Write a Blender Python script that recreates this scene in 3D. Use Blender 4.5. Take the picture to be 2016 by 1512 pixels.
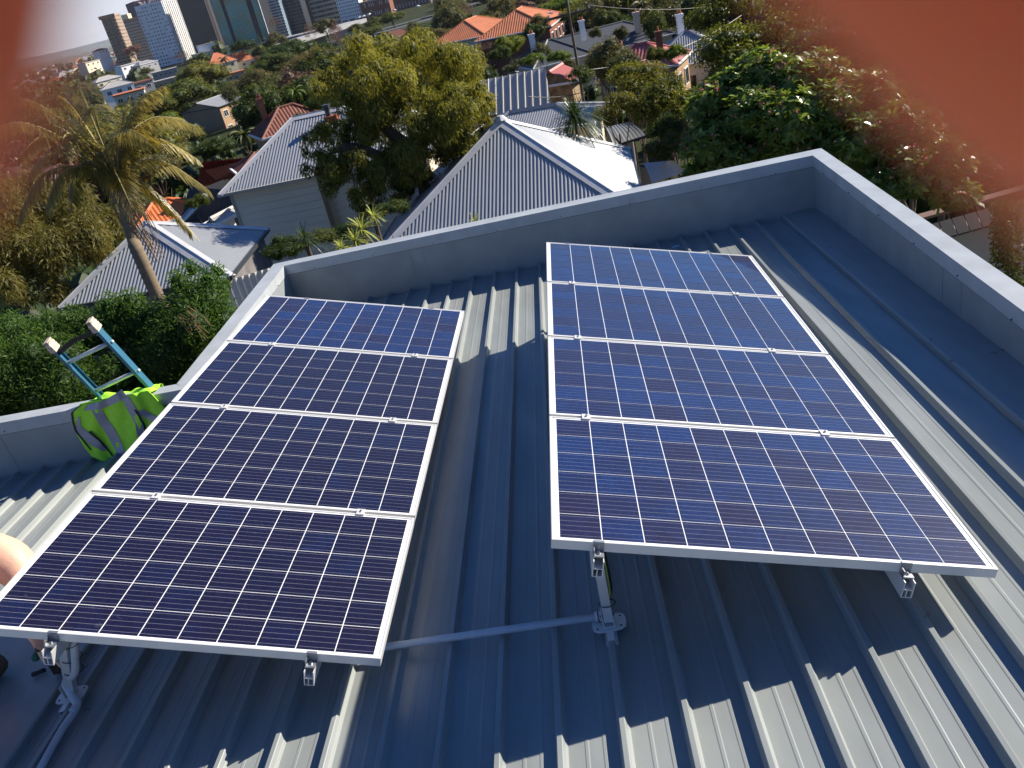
import bpy, bmesh, math, random
import numpy as np
from mathutils import Vector, Matrix
random.seed(7); rng = np.random.default_rng(7)
for o in list(bpy.data.objects): bpy.data.objects.remove(o, do_unlink=True)
S = bpy.context.scene; COL = S.collection

# ------------------------------------------------------------- camera, sky, sun, exposure
FPX = 1655.0
_M = np.array([[.973, -.2306, 0], [-.1043, -.4402, .8918], [-.2057, -.8678, -.4524]])
_u, _s, _v = np.linalg.svd(_M); M = _u @ _v                     # camera (right, down, forward) -> world
cd = bpy.data.cameras.new('camera'); cam = bpy.data.objects.new('camera', cd); COL.objects.link(cam)
cd.sensor_width = 4.87; cd.lens = 4.87 * FPX / 2016; cd.clip_start = .004; cd.clip_end = 30000
cd.dof.use_dof = True; cd.dof.focus_distance = 5.5; cd.dof.aperture_fstop = 1.8
mw = Matrix.Identity(4)
for i in range(3):
    mw[i][0] = M[i, 0]; mw[i][1] = -M[i, 1]; mw[i][2] = -M[i, 2]
cam.matrix_world = mw; S.camera = cam
SUN = np.array([.795, .30, .525]); SUN /= np.linalg.norm(SUN)
W = bpy.data.worlds.new('World'); S.world = W; W.use_nodes = True
nt = W.node_tree; bg = nt.nodes['Background']; sky = nt.nodes.new('ShaderNodeTexSky')
sky.sky_type = 'NISHITA'; sky.sun_disc = False
sky.sun_elevation = math.asin(SUN[2]); sky.sun_rotation = math.atan2(SUN[0], SUN[1])
sky.altitude = 60; sky.air_density = 1.0; sky.dust_density = .15; sky.ozone_density = 3.2
# pale haze low over the horizon all round, broken by soft cloud
_tc = nt.nodes.new('ShaderNodeTexCoord'); _sx = nt.nodes.new('ShaderNodeSeparateXYZ'); nt.links.new(_tc.outputs['Generated'], _sx.inputs[0])
_mr = nt.nodes.new('ShaderNodeMapRange'); _mr.interpolation_type = 'SMOOTHSTEP'; _mr.inputs[1].default_value = .13; _mr.inputs[2].default_value = .0; _mr.inputs[3].default_value = 0; _mr.inputs[4].default_value = .95; nt.links.new(_sx.outputs[2], _mr.inputs[0])
_mp = nt.nodes.new('ShaderNodeMapping'); _mp.inputs['Scale'].default_value = (2.2, 2.2, 16); nt.links.new(_tc.outputs['Generated'], _mp.inputs[0])
_no = nt.nodes.new('ShaderNodeTexNoise'); _no.inputs['Scale'].default_value = 3; _no.inputs['Detail'].default_value = 6; nt.links.new(_mp.outputs[0], _no.inputs['Vector'])
_cr = nt.nodes.new('ShaderNodeMix'); _cr.data_type = 'RGBA'; _cr.inputs[6].default_value = (8.6, 9.4, 11.2, 1); _cr.inputs[7].default_value = (11.4, 10.6, 10.8, 1); nt.links.new(_no.outputs[0], _cr.inputs[0])
_mx = nt.nodes.new('ShaderNodeMix'); _mx.data_type = 'RGBA'; nt.links.new(_mr.outputs[0], _mx.inputs[0]); _tn = nt.nodes.new('ShaderNodeMix'); _tn.data_type = 'RGBA'; _tn.blend_type = 'MULTIPLY'; _tn.inputs[0].default_value = 1; _tn.inputs[7].default_value = (.48, .82, 1.28, 1); nt.links.new(sky.outputs[0], _tn.inputs[6]); nt.links.new(_tn.outputs[2], _mx.inputs[6]); nt.links.new(_cr.outputs[2], _mx.inputs[7])
nt.links.new(_mx.outputs[2], bg.inputs[0]); bg.inputs[1].default_value = .05
sl = bpy.data.lights.new('sun', 'SUN'); sl.energy = 5.0; sl.angle = math.radians(.53); sl.color = (1, .91, .77)
so = bpy.data.objects.new('sun', sl); COL.objects.link(so); so.rotation_euler = Vector(SUN).to_track_quat('Z', 'Y').to_euler()
S.view_settings.view_transform = 'Standard'; S.view_settings.look = 'None'
S.view_settings.exposure = .85; S.view_settings.gamma = 1; S.view_settings.use_curve_mapping = False

# ------------------------------------------------------------- rays
def ray(u, v): return M @ np.array([(u - 1008) / FPX, (v - 756) / FPX, 1.])
def at_z(u, v, z): r = ray(u, v); return r * (z / r[2])
def at_d(u, v, D): r = ray(u, v); return r * (D / math.hypot(r[0], r[1]))
def at_pl(u, v, P, N): r = ray(u, v); return r * ((P @ N) / (r @ N))
def px(P): c = M.T @ np.asarray(P, float); return (1008 + FPX * c[0] / c[2], 756 + FPX * c[1] / c[2])
def unit(a): a = np.asarray(a, float); return a / np.linalg.norm(a)
A = lambda *a: np.array(a, float)

# ------------------------------------------------------------- mesh collecting
class MB:
    def __init__(s): s.v = []; s.f = []; s.n = 0
    def add(s, vs, fs):
        b = len(s.v); s.v += [tuple(map(float, p)) for p in vs]; s.f += [tuple(b + i for i in f) for f in fs]; return s
    def poly(s, pts): return s.add(pts, [tuple(range(len(pts)))])
    def box(s, c, X, Y, Z):              # centre, half-extent vectors
        c, X, Y, Z = map(np.asarray, (c, X, Y, Z)); vs = [c + a * X + b * Y + d * Z for d in (-1, 1) for b in (-1, 1) for a in (-1, 1)]
        f = [(0, 2, 3, 1), (4, 5, 7, 6), (0, 1, 5, 4), (2, 6, 7, 3), (0, 4, 6, 2), (1, 3, 7, 5)]
        if np.dot(np.cross(X, Y), Z) < 0: f = [q[::-1] for q in f]
        return s.add(vs, f)
    def bx(s, x0, x1, y0, y1, z0, z1):
        return s.box(((x0 + x1) / 2, (y0 + y1) / 2, (z0 + z1) / 2), ((x1 - x0) / 2, 0, 0), (0, (y1 - y0) / 2, 0), (0, 0, (z1 - z0) / 2))
    def beam(s, a, b, w, h, up=(0, 0, 1)):
        a, b = np.asarray(a, float), np.asarray(b, float); d = b - a; L = np.linalg.norm(d); d /= L
        x = np.cross(d, up)
        if np.linalg.norm(x) < 1e-4: x = np.cross(d, (1, 0, 0))
        x = unit(x); y = np.cross(x, d)
        return s.box((a + b) / 2, x * w / 2, d * L / 2, y * h / 2)
    def tube(s, pts, r, n=8, caps=True):
        pts = [np.asarray(p, float) for p in pts]; k = len(pts); rr = r if hasattr(r, '__len__') else [r] * k
        ref = None; vs = []
        for i, p in enumerate(pts):
            d = unit(pts[min(i + 1, k - 1)] - pts[max(i - 1, 0)])
            if ref is None: ref = np.cross(d, (0, 0, 1) if abs(d[2]) < .9 else (1, 0, 0))
            ref = unit(ref - d * (ref @ d)); o = np.cross(d, ref)
            vs += [p + rr[i] * (math.cos(a) * ref + math.sin(a) * o) for a in [2 * math.pi * j / n for j in range(n)]]
        fs = [(i * n + j, i * n + (j + 1) % n, (i + 1) * n + (j + 1) % n, (i + 1) * n + j) for i in range(k - 1) for j in range(n)]
        if caps: fs += [tuple(range(n))[::-1], tuple((k - 1) * n + j for j in range(n))]
        return s.add(vs, fs)
    def prism(s, poly, dvec):            # closed polygon extruded along dvec
        n = len(poly); P = [np.asarray(p, float) for p in poly]; Q = [p + np.asarray(dvec) for p in P]
        return s.add(P + Q, [tuple(range(n))[::-1], tuple(range(n, 2 * n))] + [(i, (i + 1) % n, n + (i + 1) % n, n + i) for i in range(n)])
    def mesh(s, name, smooth=False):
        m = bpy.data.meshes.new(name); m.from_pydata(s.v, [], s.f); m.update()
        if smooth: m.polygons.foreach_set('use_smooth', [True] * len(m.polygons))
        return m

def bulk(name, V, nper, tint=None, smooth=False):
    """V (k*nper,3): k polygons of nper vertices, fast path"""
    V = np.asarray(V, dtype=np.float32); k = len(V) // nper
    m = bpy.data.meshes.new(name); m.vertices.add(len(V)); m.vertices.foreach_set('co', V.ravel())
    m.loops.add(len(V)); m.loops.foreach_set('vertex_index', np.arange(len(V), dtype=np.int32))
    m.polygons.add(k); m.polygons.foreach_set('loop_start', np.arange(0, k * nper, nper, dtype=np.int32))
    if tint is not None:
        a = m.attributes.new('tint', 'FLOAT', 'FACE'); a.data.foreach_set('value', np.asarray(tint, dtype=np.float32))
    m.update(); m.validate(); return m

def link(o, parent=None):
    COL.objects.link(o)
    if parent is not None: o.parent = parent
    return o
def tag(o, label=None, cat=None, group=None, kind=None):
    if label: o['label'] = label
    if cat: o['category'] = cat
    if group: o['group'] = group
    if kind: o['kind'] = kind
    return o
def obj(name, mb, mat, parent=None, smooth=False, **kw):
    me = mb.mesh(name, smooth) if isinstance(mb, MB) else mb
    if mat is not None and not me.materials: me.materials.append(mat)
    o = bpy.data.objects.new(name, me); link(o, parent)
    return tag(o, **kw) if kw else o
def empty(name, loc, label, cat, group=None, rot=None, scale=1):
    o = bpy.data.objects.new(name, None); o.empty_display_size = .2; link(o)
    m = Matrix.Translation(Vector(loc))
    if rot is not None:
        R = Matrix.Identity(3)
        for j, ax in enumerate(rot):
            for i in range(3): R[i][j] = ax[i]
        m = m @ R.to_4x4()
    o.matrix_world = m @ Matrix.Scale(scale, 4)
    return tag(o, label, cat, group)
def local(mb, loc):                       # world vertices -> relative to a thing's base
    mb.v = [(a - loc[0], b - loc[1], c - loc[2]) for a, b, c in mb.v]; return mb
def struct(name, mb, mat, smooth=False): return obj(name, mb, mat, None, smooth, kind='structure')
def copy_thing(o, parent=None):
    c = o.copy(); link(c, parent)
    for ch in o.children: copy_thing(ch, c)
    return c

# ------------------------------------------------------------- materials
def mat(name, col=(.5, .5, .5), rough=.6, metal=0., spec=.5, noise=0., nscale=5., bump=0., bscale=40., coat=0., col2=None,
        objrand=0., sss=0., sheen=0., transl=0., stretch=(1, 1, 1), coatr=.03):
    m = bpy.data.materials.new(name); m.use_nodes = True; t = m.node_tree; N = t.nodes; L = t.links
    b = N['Principled BSDF']; b.inputs['Roughness'].default_value = rough; b.inputs['Metallic'].default_value = metal
    b.inputs['Specular IOR Level'].default_value = spec; b.inputs['Coat Weight'].default_value = coat; b.inputs['Coat Roughness'].default_value = coatr
    tc = N.new('ShaderNodeTexCoord'); mp = N.new('ShaderNodeMapping'); mp.inputs['Scale'].default_value = stretch
    L.new(tc.outputs['Object'], mp.inputs[0]); src = None
    if noise or col2:
        n = N.new('ShaderNodeTexNoise'); n.inputs['Scale'].default_value = nscale; n.inputs['Detail'].default_value = 5
        L.new(mp.outputs[0], n.inputs['Vector']); r = N.new('ShaderNodeMapRange'); L.new(n.outputs[0], r.inputs[0])
        r.inputs[1].default_value = .3; r.inputs[2].default_value = .7
        mx = N.new('ShaderNodeMix'); mx.data_type = 'RGBA'; L.new(r.outputs[0], mx.inputs[0])
        c2 = col2 or tuple(c * (1 - noise) for c in col); c1 = col if col2 else tuple(min(1, c * (1 + noise * .6)) for c in col)
        mx.inputs[6].default_value = (*c1, 1); mx.inputs[7].default_value = (*c2, 1); src = mx.outputs[2]
        rr = N.new('ShaderNodeMapRange'); L.new(n.outputs[0], rr.inputs[0]); rr.inputs[3].default_value = max(.02, rough - .06); rr.inputs[4].default_value = min(1, rough + .08)
        L.new(rr.outputs[0], b.inputs['Roughness'])
    if objrand:
        oi = N.new('ShaderNodeObjectInfo'); h = N.new('ShaderNodeHueSaturation'); r2 = N.new('ShaderNodeMapRange')
        r2.inputs[3].default_value = 1 - objrand; r2.inputs[4].default_value = 1 + objrand; L.new(oi.outputs['Random'], r2.inputs[0]); L.new(r2.outputs[0], h.inputs['Value'])
        if src: L.new(src, h.inputs['Color'])
        else: h.inputs['Color'].default_value = (*col, 1)
        src = h.outputs[0]
    if src: L.new(src, b.inputs['Base Color'])
    else: b.inputs['Base Color'].default_value = (*col, 1)
    if bump:
        n2 = N.new('ShaderNodeTexNoise'); n2.inputs['Scale'].default_value = bscale; n2.inputs['Detail'].default_value = 4; L.new(mp.outputs[0], n2.inputs['Vector'])
        bp = N.new('ShaderNodeBump'); bp.inputs['Strength'].default_value = bump; bp.inputs['Distance'].default_value = .02
        L.new(n2.outputs[0], bp.inputs['Height']); L.new(bp.outputs[0], b.inputs['Normal'])
    if sss:
        b.inputs['Subsurface Weight'].default_value = sss; b.inputs['Subsurface Radius'].default_value = (1, .25, .1); b.inputs['Subsurface Scale'].default_value = .006
    return m
def node(t, ty, **kw):
    n = t.nodes.new(ty)
    for k, v in kw.items():
        if k.startswith('i'): n.inputs[int(k[1:])].default_value = v
        else: setattr(n, k, v)
    return n
# ============================================================= OUR ROOF
nR = unit(A(-.0375, .0555, .9978)); rib = A(.1131, .9923, -.0509); rib = unit(rib - nR * (rib @ nR)); lat = np.cross(rib, nR)
DC = 2.415; RH = .041                                            # camera height above rib crests, rib height
def RP(l, a, h=0.): return lat * l + rib * a - nR * (DC + RH - h)  # roof point: lateral, along, height above pan
M_roof = mat('painted roof steel', (.265, .29, .29), .36, spec=.5, noise=.13, nscale=7, bump=.06, bscale=3, objrand=.025, stretch=(1, .25, 1))
M_par = mat('painted parapet steel', (.27, .30, .31), .40, noise=.14, nscale=4, bump=.05, bscale=2.5)
M_cop = mat('painted coping steel', (.42, .45, .47), .38, noise=.14, nscale=5)
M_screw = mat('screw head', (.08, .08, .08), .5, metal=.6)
M_render = mat('painted render wall', (.55, .53, .48), .8, noise=.1, nscale=1.5)
house0 = empty('building', (0, 0, -3), 'building under the camera with grey ribbed metal roof and folded steel parapet', 'building')
B0 = (0, 0, -3)
def hobj(name, mb, m, par=house0, smooth=False, **kw): return obj(name, local(mb, B0) if par is house0 else mb, m, par, smooth, **kw)
# plan of the parapets: inner and outer top edges
iL, iR = A(-2.086, 8.83, -2.468), A(3.145, 7.452, -2.217); oL, oR = A(-2.215, 8.99, -2.468), A(3.288, 7.612, -2.217)
iN, oN = A(1.90, -2.8, -2.217), A(2.05, -2.8, -2.217)
iC, oC = A(-2.464, 6.08, -2.468), A(-2.585, 6.215, -2.468)
iW, oW = A(-8.2, 6.826, -2.468), A(-8.2, 6.965, -2.468)
def far_along(l):                                                # where the pan at this lateral position meets a wall
    def hit(P, Q):
        d = Q - P; d[2] = 0; N = unit(np.cross(d, (0, 0, 1))); p0 = RP(l, 0); return ((P - p0) @ N) / (rib @ N)
    x_ret = RP(l, 7)[0]
    return hit(iL, iR) if x_ret > -2.33 else hit(iC.copy(), iW)
PITCH = DC * .0972; X0 = -.0078 * DC + .010
def profile(l0, hscale=1):
    return [(l0 - .024, 0), (l0 - .018, .012), (l0 - .0165, .014), (l0 - .0115, .038), (l0 - .009, .041), (l0 + .009, .041), (l0 + .0115, .038),
            (l0 + .0165, .014), (l0 + .018, .012), (l0 + .024, 0), (l0 + .084, 0), (l0 + .088, .0015), (l0 + .098, .0015), (l0 + .102, 0),
            (l0 + .150, 0), (l0 + .154, .0015), (l0 + .164, .0015), (l0 + .168, 0), (l0 + PITCH - .024, 0)]
for k in range(-30, 8):
    l0 = X0 + k * PITCH; pr = profile(l0); mb = MB(); vs = []
    if k == 7: pr = pr[:10] + [(1.93, 0)]
    near = -2.8
    if k <= -14: near = 4.1
    if k == -13: pr = pr[9:]
    for l, h in pr:
        fa = far_along(l) - .004
        if k == -14 or k == -13: fa = min(fa, far_along(l0) - .004)
        vs += [RP(l, near, h), RP(l, fa, h)]
    if vs[0][1] > vs[1][1]: continue
    n = len(pr); mb.add(vs, [(2 * i, 2 * i + 2, 2 * i + 3, 2 * i + 1) for i in range(n - 1)])
    hobj('roof_sheet', mb, M_roof)
# flashings: right strip along the side wall, left flat cover
def sidebase(a):                                                   # lateral where side wall stands at this along
    d = iN - iR; d[2] = 0; N = unit(np.cross(d, (0, 0, 1))); p0 = RP(0, a); return ((iR - p0) @ N) / (lat @ N)
mb = MB(); rows = [(-2.8,), (0,), (3.0,), (5.,), (8.02,)]
ls = []
for (a,) in rows: ls.append([RP(1.87, a, .0), RP(1.872, a, .030), RP(1.885, a, .042), RP(sidebase(a), a, .046)])
for i in range(len(ls) - 1):
    for j in range(3): mb.poly([ls[i][j], ls[i][j + 1], ls[i + 1][j + 1], ls[i + 1][j]])
hobj('flashing', mb, M_roof)
mb = MB(); a0, a1 = -2.8, 4.25
mb.prism([RP(-2.965, a0, -.01), RP(-2.965, a0, .036), RP(-2.975, a0, .043), RP(-6.2, a0, .043), RP(-6.2, a0, -.01)], rib * (a1 - a0))
hobj('flashing', mb, M_roof)
# parapets
OUTB = -11.5
def wall(P, Q, po, qo, name='parapet'):
    """inner top edge P-Q, outer top edge po-qo; the face stands on the roof, the outside goes to the ground"""
    c = .012
    z = A(0, 0, 1); inn = unit(np.cross((Q - P) * A(1, 1, 0), z)); 
    if inn @ (po - P) > 0: inn = -inn
    mb = MB(); t = -z * .008; lo = lambda p, h: A(p[0], p[1], h)
    a, b, c2, d = P + t, Q + t, qo + t, po + t
    mb.add([a, b, c2, d, lo(P, -3.35), lo(Q, -3.35), lo(qo, -3.35), lo(po, -3.35)], [(0, 1, 2, 3), (0, 4, 5, 1), (1, 5, 6, 2), (2, 6, 7, 3), (3, 7, 4, 0)])
    w = hobj(name, mb, M_par)
    # folded coping: top sheet with a drop on each side, 4 mm proud of the face
    mb = MB(); e = inn * .004; dr = z * .104
    mb.poly([P + e, Q + e, qo - e, po - e]); mb.poly([P + e, P + e - dr, Q + e - dr, Q + e]); mb.poly([po - e, qo - e, qo - e - dr, po - e - dr])
    mb.poly([P + e - dr, P - dr, Q - dr, Q + e - dr])
    cp = obj('coping', local(mb, B0), M_cop, None); cp.parent = w
    s = MB(); s.poly([P + e * .5 - dr, P + e * .5 - dr * 1.045, Q + e * .5 - dr * 1.045, Q + e * .5 - dr]); shd = obj('shade_strip', local(s, B0), M_screw); shd.parent = w  # dark strip set under the coping drop as its shadow line
    L = np.linalg.norm(Q - P); s = MB(); n = int(L / .62)
    for i in range(n):
        p = P + (Q - P) * (i + .5) / n + inn * .006 - z * (.088 + .01 * math.sin(i * 3)); s.tube([p - inn * .002, p + inn * .004], .0055, 8)
    sc = obj('screws', local(s, B0), M_screw); sc.parent = w; sc['kind'] = 'stuff'
    # upright sheet joints: narrow raised laps
    for f in ((.26, .285, .71) if L > 4 else (.5,)):
        p = P + (Q - P) * f; s = MB(); s.box(p + inn * .0015 - z * .32, unit(Q - P) * .011, inn * .0012, z * .205); j = obj('seam', local(s, B0), M_par); j.parent = w
    return w
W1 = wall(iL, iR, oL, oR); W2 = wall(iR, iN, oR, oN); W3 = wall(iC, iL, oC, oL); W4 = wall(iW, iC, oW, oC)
# outside walls to the ground
mb = MB(); ring = [oN, oR, oL, oC, oW]
for p, q in zip(ring[:-1], ring[1:]):
    i = .03; mb.poly([A(p[0], p[1], -3.3), A(q[0], q[1], -3.3), A(q[0], q[1], OUTB), A(p[0], p[1], OUTB)])
hobj('wall', mb, M_render)
# paper sticker and small twigs on the roof
M_paper = mat('scrap paper', (.55, .65, .8), .6)
def on_roof(u, v, h=0.): return at_pl(u, v, -nR * (DC + RH - h), nR)
c = on_roof(1330, 485, .002); st = MB(); st.box(c, lat * .035 + rib * .01, rib * .022 - lat * .006, nR * .0006)
obj('paper_scrap', st, M_paper, label='small torn white paper label lying on the shaded roof by the parapet', cat='paper')
M_twig = mat('dry twig', (.10, .07, .045), .9)
mb = MB()
for (u, v) in ((1717, 563), (1834, 669), (1875, 714), (1960, 697), (1975, 690), (1690, 470), (1858, 520), (1632, 487), (1640, 1080), (1825, 1214), (1332, 1286), (46, 1430)):
    h = .002 if u < 1600 else .048
    for _ in range(3 if v > 600 else 2):
        p = on_roof(u + random.uniform(-3, 3), v + random.uniform(-2, 2), h); th = random.uniform(0, 3.1)
        q = p + (lat * math.cos(th) + rib * math.sin(th)) * random.uniform(.008, .03) + nR * .004; mb.tube([p, (p + q) / 2 + nR * .003, q], .0012, 4)
obj('leaf_litter', mb, M_twig, label='dry twigs and leaf scraps fallen on the metal roof', cat='leaf litter', kind='stuff')

# ============================================================= SOLAR PANELS
OR_ = A(.0108, 2.5028, -1.9339); XR = unit(A(.9556, -.1369, -.2611)); YR = A(.1292, .9905, -.0465); YR = unit(YR - XR * (YR @ XR)); ZR = np.cross(XR, YR)
KL = 1.03
OL_ = A(-2.3356, 2.7982, -1.9147) * KL; XL = unit(A(.9516, -.1372, -.2751)); YL = A(.1291, .9905, -.0474); YL = unit(YL - XL * (YL @ XL)); ZL = np.cross(XL, YL)
PW, PD, PG = 1.65, .992, .02
M_alu = mat('anodised aluminium', (.70, .70, .69), .42, metal=.35, spec=.5, noise=.04, nscale=8)
M_galv = mat('galvanised steel', (.34, .36, .39), .42, metal=.8, noise=.12, nscale=60)
M_bolt = mat('stainless bolt', (.45, .45, .46), .3, metal=1.)
def glass_mix(t, shader_out):
    pass
def backsheet_mat():
    m = mat('white backsheet under glass', (.80, .82, .85), .55, coat=.9); t = m.node_tree; L = t.links
    tc = node(t, 'ShaderNodeTexCoord'); sp = node(t, 'ShaderNodeSeparateXYZ'); L.new(tc.outputs['Object'], sp.inputs[0])
    # tinned ribbon seen as broken dashes in the two end margins
    ab = node(t, 'ShaderNodeMath', operation='SUBTRACT', i1=PW / 2); L.new(sp.outputs[0], ab.inputs[0])
    a2 = node(t, 'ShaderNodeMath', operation='ABSOLUTE'); L.new(ab.outputs[0], a2.inputs[0])
    g1 = node(t, 'ShaderNodeMath', operation='COMPARE', i1=PW / 2 - .0185, i2=.0016); L.new(a2.outputs[0], g1.inputs[0])
    w = node(t, 'ShaderNodeTexNoise', noise_dimensions='1D'); w.inputs['Scale'].default_value = 70; L.new(sp.outputs[1], w.inputs['W'])
    g2 = node(t, 'ShaderNodeMath', operation='GREATER_THAN', i1=.5); L.new(w.outputs[0], g2.inputs[0])
    mu = node(t, 'ShaderNodeMath', operation='MULTIPLY'); L.new(g1.outputs[0], mu.inputs[0]); L.new(g2.outputs[0], mu.inputs[1])
    mx = node(t, 'ShaderNodeMix', data_type='RGBA'); mx.inputs[6].default_value = (.80, .82, .85, 1); mx.inputs[7].default_value = (.18, .2, .26, 1); L.new(mu.outputs[0], mx.inputs[0])
    L.new(mx.outputs[2], t.nodes['Principled BSDF'].inputs['Base Color']); return m
M_back = backsheet_mat()
def cell_mat(bias=-.15, nm='polycrystalline cell under glass', gain=1.):
    m = bpy.data.materials.new(nm); m.use_nodes = True; t = m.node_tree; L = t.links; b = t.nodes['Principled BSDF']
    tc = node(t, 'ShaderNodeTexCoord'); oi = node(t, 'ShaderNodeObjectInfo')
    ad = node(t, 'ShaderNodeVectorMath', operation='MULTIPLY_ADD'); ad.inputs[1].default_value = (1, 1, 1)
    L.new(tc.outputs['Object'], ad.inputs[0]); cx = node(t, 'ShaderNodeCombineXYZ'); m7 = node(t, 'ShaderNodeMath', operation='MULTIPLY', i1=91.); L.new(oi.outputs['Random'], m7.inputs[0]); L.new(m7.outputs[0], cx.inputs[0]); L.new(m7.outputs[0], cx.inputs[1]); L.new(cx.outputs[0], ad.inputs[2])
    vo = node(t, 'ShaderNodeTexVoronoi'); vo.inputs['Scale'].default_value = 75; L.new(ad.outputs[0], vo.inputs['Vector'])
    sc = node(t, 'ShaderNodeSeparateColor'); L.new(vo.outputs['Color'], sc.inputs[0])
    n = node(t, 'ShaderNodeTexNoise'); n.inputs['Scale'].default_value = 9; L.new(ad.outputs[0], n.inputs['Vector'])
    # cell tone: each cell has its own blue or purple
    rp = node(t, 'ShaderNodeValToRGB'); e = rp.color_ramp.elements; e[0].position = .0; e[0].color = (.0062, .0060, .024, 1); e[1].position = 1; e[1].color = (.004, .014, .066, 1)
    x = e.new(.45); x.color = (.0080, .0055, .022, 1); x = e.new(.7); x.color = (.0055, .0085, .038, 1)
    mm = node(t, 'ShaderNodeMath', operation='MULTIPLY_ADD', i1=.45); mm.inputs[0].default_value = 0; L.new(n.outputs[0], mm.inputs[0]); 
    m8 = node(t, 'ShaderNodeMath', operation='MULTIPLY_ADD', i1=.48 if gain > 1 else .6, i2=bias + (.05 if gain > 1 else 0)); L.new(oi.outputs['Random'], m8.inputs[0]); L.new(m8.outputs[0], mm.inputs[2]); L.new(mm.outputs[0], rp.inputs[0])
    hs = node(t, 'ShaderNodeHueSaturation'); vr = node(t, 'ShaderNodeMapRange'); vr.inputs[3].default_value = .8 * gain; vr.inputs[4].default_value = 1.3 * gain; L.new(sc.outputs[0], vr.inputs[0]); L.new(vr.outputs[0], hs.inputs['Value']); L.new(rp.outputs[0], hs.inputs['Color'])
    # busbars: thin silver lines printed across the cell
    sp = node(t, 'ShaderNodeSeparateXYZ'); L.new(tc.outputs['Object'], sp.inputs[0])
    d = node(t, 'ShaderNodeMath', operation='MULTIPLY_ADD', i1=1 / .0312, i2=2.5 + 10); L.new(sp.outputs[1], d.inputs[0])
    fr = node(t, 'ShaderNodeMath', operation='FRACT'); L.new(d.outputs[0], fr.inputs[0])
    cp = node(t, 'ShaderNodeMath', operation='COMPARE', i1=.5, i2=.021); L.new(fr.outputs[0], cp.inputs[0])
    fi = node(t, 'ShaderNodeMath', operation='MULTIPLY', i1=.36); L.new(cp.outputs[0], fi.inputs[0])
    mx = node(t, 'ShaderNodeMix', data_type='RGBA'); mx.inputs[7].default_value = (.55, .57, .66, 1); L.new(hs.outputs[0], mx.inputs[6]); L.new(fi.outputs[0], mx.inputs[0])
    # faint dust smears on the glass
    n3 = node(t, 'ShaderNodeTexNoise'); n3.inputs['Scale'].default_value = 14; n3.inputs['Detail'].default_value = 8; n3.inputs['Distortion'].default_value = 2; L.new(ad.outputs[0], n3.inputs['Vector'])
    r3 = node(t, 'ShaderNodeMapRange'); r3.inputs[1].default_value = .68; r3.inputs[2].default_value = .80; r3.inputs[4].default_value = .10; L.new(n3.outputs[0], r3.inputs[0])
    m3 = node(t, 'ShaderNodeMix', data_type='RGBA'); m3.inputs[7].default_value = (.35, .38, .45, 1); L.new(mx.outputs[2], m3.inputs[6]); L.new(r3.outputs[0], m3.inputs[0])
    L.new(m3.outputs[2], b.inputs['Base Color']); b.inputs['Roughness'].default_value = .4; b.inputs['Specular IOR Level'].default_value = .2; b.inputs['Coat Weight'].default_value = .75; b.inputs['Coat Roughness'].default_value = .035; b.inputs['Coat IOR'].default_value = 1.5
    return m
M_cell = cell_mat(-.16); M_cell_blue = cell_mat(.16, 'bluer polycrystalline cell under glass', 1.45)
cell = MB(); h = .0774; c = .0; cell.bx(-.0772, .0772, -.0770, .0770, -.0012, 0); cell_me = cell.mesh('solar_cell'); cell_me.materials.append(M_cell); cell_me_blue = cell.mesh('solar_cell'); cell_me_blue.materials.append(M_cell_blue)
fr = MB(); T = .010; FH = .040
for (x0, x1, y0, y1) in ((0, PW, 0, T), (0, PW, PD - T, PD), (0, T, T, PD - T), (PW - T, PW, T, PD - T)): fr.bx(x0, x1, y0, y1, -FH, 0)
for (x0, x1, y0, y1) in ((T, PW - T, T, T + .022), (T, PW - T, PD - T - .022, PD - T), (T, T + .022, T + .022, PD - T - .022), (PW - T - .022, PW - T, T + .022, PD - T - .022)): fr.bx(x0, x1, y0, y1, -FH, -FH + .002)
fr_me = fr.mesh('frame'); fr_me.materials.append(M_alu)
bk = MB(); bk.bx(T, PW - T, T, PD - T, -.007, -.003); bk_me = bk.mesh('backsheet'); bk_me.materials.append(M_back)
jb = MB(); jb.bx(PW / 2 - .055, PW / 2 + .055, PD - .14, PD - .06, -.03, -.0075); jb_me = jb.mesh('junction_box'); jb_me.materials.append(mat('black plastic', (.015, .015, .016), .45))
def make_panel(root, blue=False):
    obj('frame', fr_me, None, root); obj('backsheet', bk_me, None, root); obj('junction_box', jb_me, None, root)
    px_, py_ = .1590, .1588; x0 = PW / 2 - 4.5 * px_; y0 = PD / 2 - 2.5 * py_
    for j in range(6):
        for i in range(10):
            o = bpy.data.objects.new('solar_cell', cell_me_blue if blue else cell_me); link(o, root); o.location = (x0 + i * px_, y0 + j * py_, -.0016)
rowR = ['nearest the camera', 'second from the camera', 'third from the camera', 'farthest, below the parapet']
first = None
for side, O, X, Y, Z, sc in (('right', OR_, XR, YR, ZR, 1), ('left', OL_, XL, YL, ZL, KL)):
    for r in range(4):
        loc = O + Y * (r * (PD + PG)) * sc
        hue = 'blue polycrystalline' if side == 'right' else ('dark purple blue' if r < 3 else 'brighter blue')
        lb = f'{hue} solar panel of the {side} array, {rowR[r]}'
        root = empty('solar_module', loc, lb, 'solar panel', f'solar panels of the {side} array', (X, Y, Z), sc)
        make_panel(root, side == 'right' or r == 3)
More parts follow.
